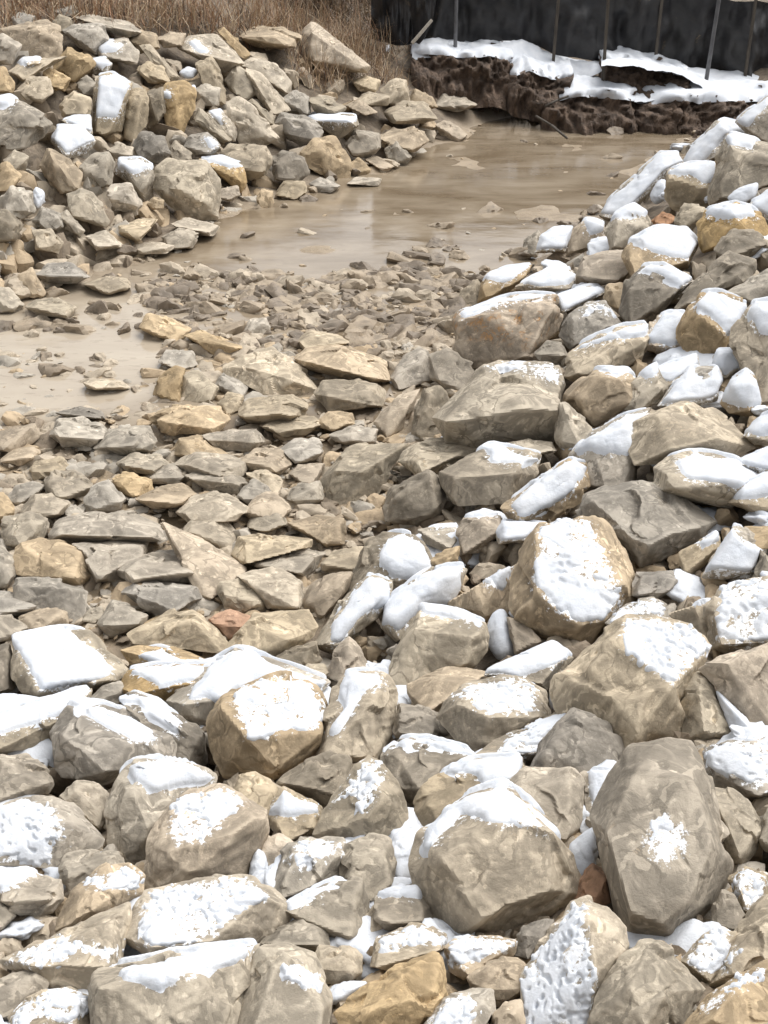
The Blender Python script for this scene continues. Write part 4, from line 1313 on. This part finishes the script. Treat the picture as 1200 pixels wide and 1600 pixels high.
def ledge(top, bottom, Y0, Y1, label, seed, snow_t):
    """a cut ledge of dark earth: a rough face between two traced edges, its turf going back under snow"""
    rs = np.random.default_rng(seed)
    top = np.array(top, float) * .5 + (600, 0); bottom = np.array(bottom, float) * .5 + (600, 0)
    m = 90
    x = np.linspace(max(top[0, 0], bottom[0, 0]), min(top[-1, 0], bottom[-1, 0]), m)
    yt = np.interp(x, top[:, 0], top[:, 1]); yb = np.interp(x, bottom[:, 0], bottom[:, 1])
    YY = np.interp(x, [x[0], x[-1]], [Y0, Y1])
    rows = []
    K = 14
    for k in range(K + 1):
        f = k / K
        py = yb + (yt - yb) * f + (10 * (1 - f) ** 8)
        P = np.array([far_point((a, b), y - .30 * (1 - f) + .06 * f * f) for a, b, y in zip(x, py, YY)])
        rows.append(P)
    topP = rows[-1]
    for k in range(5 if seed > 3 else 2):
        foot = rows[0].copy(); foot[:, 2] -= .07; foot[:, 1] -= .03; rows.insert(0, foot); K += 1
    for k in range(1, 7):
        f = k / 6
        P = topP.copy(); P[:, 1] += f * .75; P[:, 2] += .02 * math.sin(f * 3.1) + f * .03
        rows.append(P)
    V = np.array(rows); R = len(rows)
    Q = V.reshape(-1, 3)
    nse = fbm(Q * (4, 4, 4.5) + seed, 3); n2 = fbm(Q * (15, 15, 17) + seed, 3)
    wgt = np.ones((R, m)); wgt[:, 0] = .4; wgt[:, -1] = .4
    Q = Q + np.stack([nse * .02, -(nse * .15 + n2 * .09), nse * .03 + n2 * .02], 1) * wgt.reshape(-1, 1)
    endt = np.minimum(np.arange(m), np.arange(m)[::-1]) / 8.0
    Q = Q.reshape(R, m, 3)
    Q[:, :, 1] += np.clip(1 - endt, 0, 1)[None, :] ** 2 * .25
    Q = Q.reshape(-1, 3)
    I, J = np.meshgrid(np.arange(m - 1), np.arange(R - 1)); a = (J * m + I).ravel()
    F = np.stack([a, a + 1, a + 1 + m, a + m], 1)
    org = Q.reshape(R, m, 3)[0, m // 2].copy()
    o = link('earth_ledge', mesh_from('earth_ledge', Q - org, F, EARTH_DARK), None, org)
    tag(o, label, 'earth bank', 'cut ledges of dark earth below the fence')
    # its snow: from just behind the lip back over the turf
    S = Q.reshape(R, m, 3)[K - 2:].copy()
    for _ in range(10):
        S[:, 1:-1] = (S[:, :-2] + 2 * S[:, 1:-1] + S[:, 2:]) / 4
    S[:2, :, 1] -= .03
    k = np.arange(len(S))[:, None]
    n3 = fbm(S.reshape(-1, 3) * 6 + 40, 3).reshape(S.shape[:2])
    prof = np.clip(np.array([-.4, .25, .8] + [1.0] * (len(S) - 3)), -.5, 1)[:, None]
    hh = snow_t * .8 * (prof + .7 * n3); hh[:, 0] = -.03; hh[:, -1] = -.03; hh[-1] = -.05
    S[:, :, 2] += hh
    S[:, :, 1] -= .02 * (hh > 0)
    I, J = np.meshgrid(np.arange(m - 1), np.arange(len(S) - 1)); a = (J * m + I).ravel()
    F = np.stack([a, a + 1, a + 1 + m, a + m], 1)
    link('snow_cap', mesh_from('snow_cap', S.reshape(-1, 3) - org, F, SNOW), o)


ledge([(85, 165), (150, 150), (230, 165), (330, 160), (420, 180)], [(85, 200), (160, 250), (250, 270), (340, 262), (420, 290)], 12.75, 12.75, 'dark earth ledge under the left end of the snow strip by the fence', 1, .03)
ledge([(395, 235), (450, 205), (520, 235), (600, 225)], [(395, 285), (470, 305), (560, 310), (600, 290)], 12.45, 12.45, 'short dark earth hump between the two longer ledges below the fence', 2, .02)
ledge([(685, 190), (760, 185), (850, 205), (960, 235)], [(685, 285), (780, 282), (880, 290), (960, 285)], 12.7, 12.6, 'dark earth ledge directly under the middle of the black fence', 3, .025)
ledge([(500, 318), (600, 285), (690, 285), (810, 305)], [(500, 345), (600, 375), (700, 392), (810, 392)], 12.2, 12.15, 'lower dark earth ledge at the far end of the water', 4, .025)
ledge([(795, 320), (900, 300), (1050, 300), (1150, 300), (1300, 310)], [(795, 385), (900, 395), (1010, 405), (1150, 390), (1300, 400)], 12.1, 12.0, 'dark earth ledge at the water behind the right bank', 5, .03)


def snow_strip(quad_top, quad_bot, Y0, Y1, seed):
    """snow lying on the slope between the ledges and the fence"""
    top = np.array(quad_top, float) * .5 + (600, 0); bot = np.array(quad_bot, float) * .5 + (600, 0)
    m, K = 110, 16
    x = np.linspace(bot[0, 0], bot[-1, 0], m)
    yt = np.interp(x, top[:, 0], top[:, 1]); yb = np.interp(x, bot[:, 0], bot[:, 1])
    V = np.array([[far_point((a, b + (t - b) * k / K), Y0 + (Y1 - Y0) * k / K) for a, b, t in zip(x, yb, yt)] for k in range(K + 1)])
    Q = V.reshape(-1, 3)
    n = (fbm(Q * 4 + seed, 2) * .03 + fbm(Q * 17 + seed, 2) * .010).reshape(K + 1, m)
    k = np.linspace(0, 1, K + 1)[:, None]
    edge = np.minimum(1, np.minimum(k, 1 - k) * 5) * np.minimum(1, np.minimum(np.arange(m), np.arange(m)[::-1]) / 6)[None]
    V[:, :, 2] += n + .025 * edge - .03
    I, J = np.meshgrid(np.arange(m - 1), np.arange(K)); a = (J * m + I).ravel()
    return V.reshape(-1, 3), np.stack([a, a + 1, a + 1 + m, a + m], 1)


parts = [snow_strip([(88, 118), (220, 122), (350, 128), (430, 105), (500, 150), (600, 170), (690, 180)], [(88, 178), (230, 172), (400, 190), (440, 225), (600, 250), (690, 205)], 12.75, 13.15, 3),
         snow_strip([(680, 172), (800, 180), (960, 205), (1100, 205), (1260, 235), (1600, 270)], [(680, 192), (800, 198), (935, 228), (1100, 322), (1260, 330), (1600, 340)], 12.3, 13.0, 8),
         snow_strip([(690, 262), (800, 270), (950, 280), (1160, 280), (1300, 290)], [(690, 284), (800, 300), (950, 300), (1160, 315), (1300, 330)], 12.15, 12.6, 13)]


def ground_snow(poly, seed):
    """a thin patch of snow lying on the ground"""
    poly = np.array(poly, float) * .5 + (600, 0)
    c = poly.mean(0); m, K = 40, 6
    a = np.linspace(0, 6.2832, m, endpoint=False)
    V = []
    for k in range(K + 1):
        f = k / K
        e = np.array([poly[i % len(poly)] * (1 - u) + poly[(i + 1) % len(poly)] * u for i, u in ((int(j), j - int(j)) for j in np.arange(m) * len(poly) / m)])
        P, _ = hit_ground(c + (e - c) * f)
        P[:, 2] += .035 * math.sqrt(max(0, 1 - f * f)) - .012 * f + .012 * perlin(P * 9 + seed)
        V.append(P)
    V = np.array(V).reshape(-1, 3)
    I, J = np.meshgrid(np.arange(m), np.arange(K)); I = I.ravel(); J = J.ravel()
    F = np.stack([J * m + I, (J + 1) * m + I, (J + 1) * m + (I + 1) % m, J * m + (I + 1) % m], 1)
    return V, F


for q in ([(190, 268), (230, 256), (300, 254), (352, 258), (340, 272), (250, 280)], [(345, 330), (370, 305), (400, 300), (430, 325), (490, 338), (490, 360), (420, 352), (360, 348)],
          [(560, 356), (590, 350), (622, 356), (622, 374), (580, 374)], [(690, 150), (740, 140), (760, 152), (720, 160)], [(870, 392), (900, 385), (925, 395), (890, 402)], [(800, 380), (830, 378), (840, 388), (810, 390)],
          [(0, 145), (20, 143), (22, 160), (2, 162)], [(330, 325), (350, 320), (360, 332), (338, 338)]):
    parts.append(ground_snow(q, len(parts)))
Vs, Fs, b0 = [], [], 0
for V, F in parts:
    Vs.append(V); Fs.append(F + b0); b0 += len(V)
tag(link('snow', mesh_from('snow', np.vstack(Vs), np.vstack(Fs), SNOW)), 'strips of snow lying below the black fence', None, None, 'stuff')


def clods():
    """crumbled earth lying against the ledges and at their foot"""
    rs = np.random.default_rng(77)
    n = 520
    px = np.stack([rs.uniform(640, 1180, n), np.zeros(n)], 1)
    px[:, 1] = np.interp(px[:, 0], [640, 720, 860, 1000, 1180], [112, 150, 182, 194, 196]) + rs.normal(0, 7, n)
    P, t = hit_ground(px)
    shp = stone_shapes(8, 3, (.6, .9), 300)
    scatter('earth_clods', 'crumbled dark earth at the foot of the ledges', [(EARTH_DARK, 1.0)], shp, P[:, :2], rs.uniform(.04, .2, n) ** 1.0, .05, .6, 78)


clods()


def fabric_mat():
    m, nt, b = nodes_of('black_geotextile')
    tc = nd(nt, 'ShaderNodeTexCoord')
    n1 = noise_tex(nt, tc.outputs['Object'], 2.2, 6, .7); n2 = noise_tex(nt, tc.outputs['Object'], 90, 2, .5)
    c = mixc(nt, ramp(nt, n1, .4, .75), (.011, .011, .013), (.036, .034, .032))
    n3 = noise_tex(nt, tc.outputs['Object'], 4.6, 5, .6, .8)
    c = mixc(nt, math_n(nt, 'MULTIPLY', ramp(nt, n3, .66, .73), .6), c, (.20, .15, .09))
    nt.links.new(c, b.inputs['Base Color'])
    b.inputs['Roughness'].default_value = .55
    bp = nd(nt, 'ShaderNodeBump'); bp.inputs['Strength'].default_value = .3; bp.inputs['Distance'].default_value = .004
    nt.links.new(n2, bp.inputs['Height']); nt.links.new(bp.outputs[0], b.inputs['Normal'])
    return m


FABRIC = fabric_mat()
POST_WOOD = simple_mat('weathered_wood', (.035, .028, .022), (.09, .075, .058), 12, .8, .4, .01, (4, 4, .6))
POST_METAL = simple_mat('dull_steel', (.06, .06, .064), (.12, .12, .126), 8, .5, .2, .005)


def fabric_sheet(base_px, Ys, top_z, sag_posts, seed, name='fabric'):
    base = np.array(base_px, float) * .5 + (600, 0)
    m, K = 160, 16
    x = np.linspace(base[0, 0], base[-1, 0], m)
    yb = np.interp(x, base[:, 0], base[:, 1]) + 6
    YY = np.interp(x, [x[0], x[-1]], Ys)
    B = np.array([far_point((a, b), y) for a, b, y in zip(x, yb, YY)])
    sp = np.array(sag_posts, float) * .5 + 600
    dpost = np.abs(x[:, None] - sp[None]).min(1)
    sag = np.clip(dpost / 45, 0, 1) ** 1.4
    V = np.zeros((K + 1, m, 3))
    for k in range(K + 1):
        f = k / K
        V[k, :, 0] = B[:, 0]; V[k, :, 1] = B[:, 1]
        V[k, :, 2] = B[:, 2] + f * (top_z - sag * .05)
    Q = V.reshape(-1, 3)
    fold = fbm(Q * (3.0, 3.0, 1.0) + seed, 3).reshape(K + 1, m) * .16 + fbm(Q * (8, 8, 5) + seed, 3).reshape(K + 1, m) * .08
    V[:, :, 1] += fold + sag[None] * .05
    F = []
    back = V.copy(); back[:, :, 1] += .004
    I, J = np.meshgrid(np.arange(m - 1), np.arange(K)); a = (J * m + I).ravel()
    F = np.stack([a, a + 1, a + 1 + m, a + m], 1)
    n = V.reshape(-1, 3).shape[0]
    FB = F[:, ::-1] + n
    return np.vstack([V.reshape(-1, 3), back.reshape(-1, 3)]), np.vstack([F, FB])


def bar(p0, p1, r0, r1, sides=6):
    p0, p1 = np.array(p0, float), np.array(p1, float)
    d = p1 - p0; d /= np.linalg.norm(d)
    a = np.cross(d, (0, 1, .3)); a /= np.linalg.norm(a); b = np.cross(d, a)
    V = []
    for p, r in ((p0, r0), (p1, r1)):
        for k in range(sides):
            t = 6.2832 * (k + .5) / sides
            V.append(p + r * (a * math.cos(t) + b * math.sin(t)))
    V.append(p0); V.append(p1)
    F = []
    for k in range(sides):
        j = (k + 1) % sides
        F += [(k, j, sides + j), (k, sides + j, sides + k), (2 * sides, j, k), (2 * sides + 1, sides + k, sides + j)]
    return np.array(V), np.array(F)


fence = bpy.data.objects.new('silt_fence', None); COL.objects.link(fence)
fbase = far_point((920, 110), 13.05); fence.location = fbase
tag(fence, 'long sagging black fabric silt fence on thin posts above the snow strip', 'fence')
V, F = fabric_sheet([(95, 125), (220, 128), (440, 118), (530, 158), (690, 182), (850, 195), (960, 212), (1120, 225), (1260, 240), (1700, 290)], (13.2, 12.9), .69, (222, 530, 680, 850, 1010, 1135), 5)
link('fabric', mesh_from('fabric', V - fbase, F, FABRIC), fence)
for bx, by, Y, tilt, mat, hgt in ((222, 172, 12.98, .0, POST_METAL, 1.0), (530, 166, 13.0, .03, POST_WOOD, .95), (683, 272, 12.6, -.01, POST_WOOD, 1.1), (848, 180, 13.0, .02, POST_WOOD, .9), (1000, 282, 12.55, .06, POST_METAL, 1.05), (1128, 232, 12.85, .02, POST_WOOD, .8), (1420, 250, 12.8, .0, POST_WOOD, .95)):
    p = far_point((600 + bx / 2, by / 2), Y)
    V, F = bar(p - (0, 0, .12), p + (tilt, 0, hgt), .020, .018, 4 if mat is POST_WOOD else 8)
    link('post', mesh_from('post', V - fbase, F, mat, False), fence)

fence2 = bpy.data.objects.new('silt_fence', None); COL.objects.link(fence2)
f2 = far_point((640, 60), 12.9); fence2.location = f2
tag(fence2, 'slumped end of black fabric fence at left of the gap beside dead grass', 'fence')
V, F = fabric_sheet([(-40, 110), (40, 132), (110, 125), (150, 60), (165, -30)], (13.3, 12.9), .75, (-30, 165), 9)
link('fabric', mesh_from('fabric', V - f2, F, FABRIC), fence2)
p = far_point((600 + 88 / 2, 118 / 2), 12.8)
V, F = bar(p - (0, 0, .05), far_point((600 + 150 / 2, 62 / 2), 12.8), .018, .015, 5)
link('post', mesh_from('post', V - f2, F, simple_mat('pale_wood', (.36, .32, .26), (.5, .46, .4), 10, .8), False), fence2)


# ------------------------------------------------------------------ dead grass and brush
def grass(name, label, XY, Z, length, width, lean, mat_cols, seed, segs=3):
    rs = np.random.default_rng(seed); n = len(XY)
    az = rs.uniform(0, 6.283, n); ln = rs.normal(0, lean, n); L = length * rs.uniform(.5, 1.35, n)
    fa = rs.uniform(0, 6.283, n)
    base = np.column_stack([XY, Z])
    Vs = []; side = np.stack([np.cos(fa), np.sin(fa), np.zeros(n)], 1)
    bend = rs.normal(0, lean, n)
    for k in range(segs + 1):
        f = k / segs
        ang = ln + bend * f * 1.3
        hor = np.stack([np.cos(az), np.sin(az), np.zeros(n)], 1)
        c = base + hor * (L * f * np.sin(ang))[:, None] + np.array([0, 0, 1]) * (L * f * np.cos(ang))[:, None]
        w = width * (1 - f * .85)
        Vs += [c - side * w / 2, c + side * w / 2]
    V = np.stack(Vs, 1).reshape(-1, 3)
    k2 = 2 * (segs + 1); b = np.arange(n) * k2
    F = np.concatenate([np.stack([b + 2 * k, b + 2 * k + 1, b + 2 * k + 3, b + 2 * k + 2], 1) for k in range(segs)])
    me = mesh_from(name, V, F, None, False)
    for m in mat_cols:
        me.materials.append(m)
    mi = rs.integers(0, len(mat_cols), n)
    me.polygons.foreach_set('material_index', np.tile(mi, segs).astype(np.int32))
    tag(link(name, me), label, None, None, 'stuff')


def blade_mat(name, c):
    m, nt, b = nodes_of(name)
    b.inputs['Base Color'].default_value = (*c, 1); b.inputs['Roughness'].default_value = .7
    return m


STRAW = [blade_mat('straw_pale', (.46, .36, .24)), blade_mat('straw_brown', (.28, .18, .105)), blade_mat('straw_dark', (.08, .05, .035)), blade_mat('straw_mid', (.36, .25, .15))]
DARKG = [blade_mat('root_dark', (.05, .033, .022)), blade_mat('root_brown', (.10, .065, .04)), blade_mat('root_straw', (.20, .145, .085))]


def grass_region(name, label, poly, n, length, width, lean, mats, seed, ymax=30):
    rs = np.random.default_rng(seed); poly = np.array(poly, float)
    px = np.stack([rs.uniform(poly[:, 0].min(), poly[:, 0].max(), n * 2), rs.uniform(poly[:, 1].min(), poly[:, 1].max(), n * 2)], 1)
    px = px[poly_sd(px, poly) > 0][:n]
    P, t = hit_ground(px)
    k = t < ymax; P = P[k]
    clump = fbm(np.column_stack([P[:, :2] * 2.2, P[:, 0] * 0]), 2)
    k = clump > rs.uniform(-.7, .35, len(P)); P = P[k]
    grass(name, label, P[:, :2], P[:, 2] - .02, length, width, lean, mats, seed)


grass_region('dead_grass', 'dead brown grass along the top of the left bank', [(-200, -60), (640, -60), (650, 60), (600, 110), (540, 85), (470, 60), (330, 52), (170, 38), (-200, 40)], 16000, .36, .008, 1.15, STRAW + [blade_mat('straw_russet', (.30, .165, .085))], 1)
grass_region('bank_grass', 'straw grass growing between slabs at the top of the left bank', [(360, 40), (480, 42), (560, 75), (600, 100), (640, 150), (560, 120), (500, 140), (470, 130), (440, 70)], 5200, .24, .007, .9, STRAW, 2)
grass_region('dry_weeds', 'dry weeds and roots below the fence ledges', [(640, 110), (720, 140), (860, 165), (1000, 190), (900, 200), (760, 175), (690, 150)], 2600, .14, .006, .8, DARKG, 3)
grass_region('brush', 'dark brush behind the top of the left bank', [(430, -60), (620, -60), (620, 55), (560, 50), (440, 20)], 5000, .5, .009, .9, DARKG, 4)


def twig(pts_px, Y, r, label):
    P = [far_point(p, y) for p, y in zip(pts_px, Y)]
    Vs, Fs, b0 = [], [], 0
    for a, b in zip(P[:-1], P[1:]):
        V, F = bar(a, b, r, r * .8, 6); Vs.append(V); Fs.append(F + b0); b0 += len(V)
    org = P[0]
    o = link('branch', mesh_from('branch', np.vstack(Vs) - org, np.vstack(Fs), POST_WOOD), None, org)
    tag(o, label, 'branch')


twig([(838, 182), (862, 196), (886, 216)], (11.9, 11.5, 11.1), .012, 'thin dark branch slanting into the far end of the water')
twig([(852, 166), (872, 156), (888, 150)], (12.0, 12.05, 12.1), .012, 'pale stick lying against the lower earth ledge')
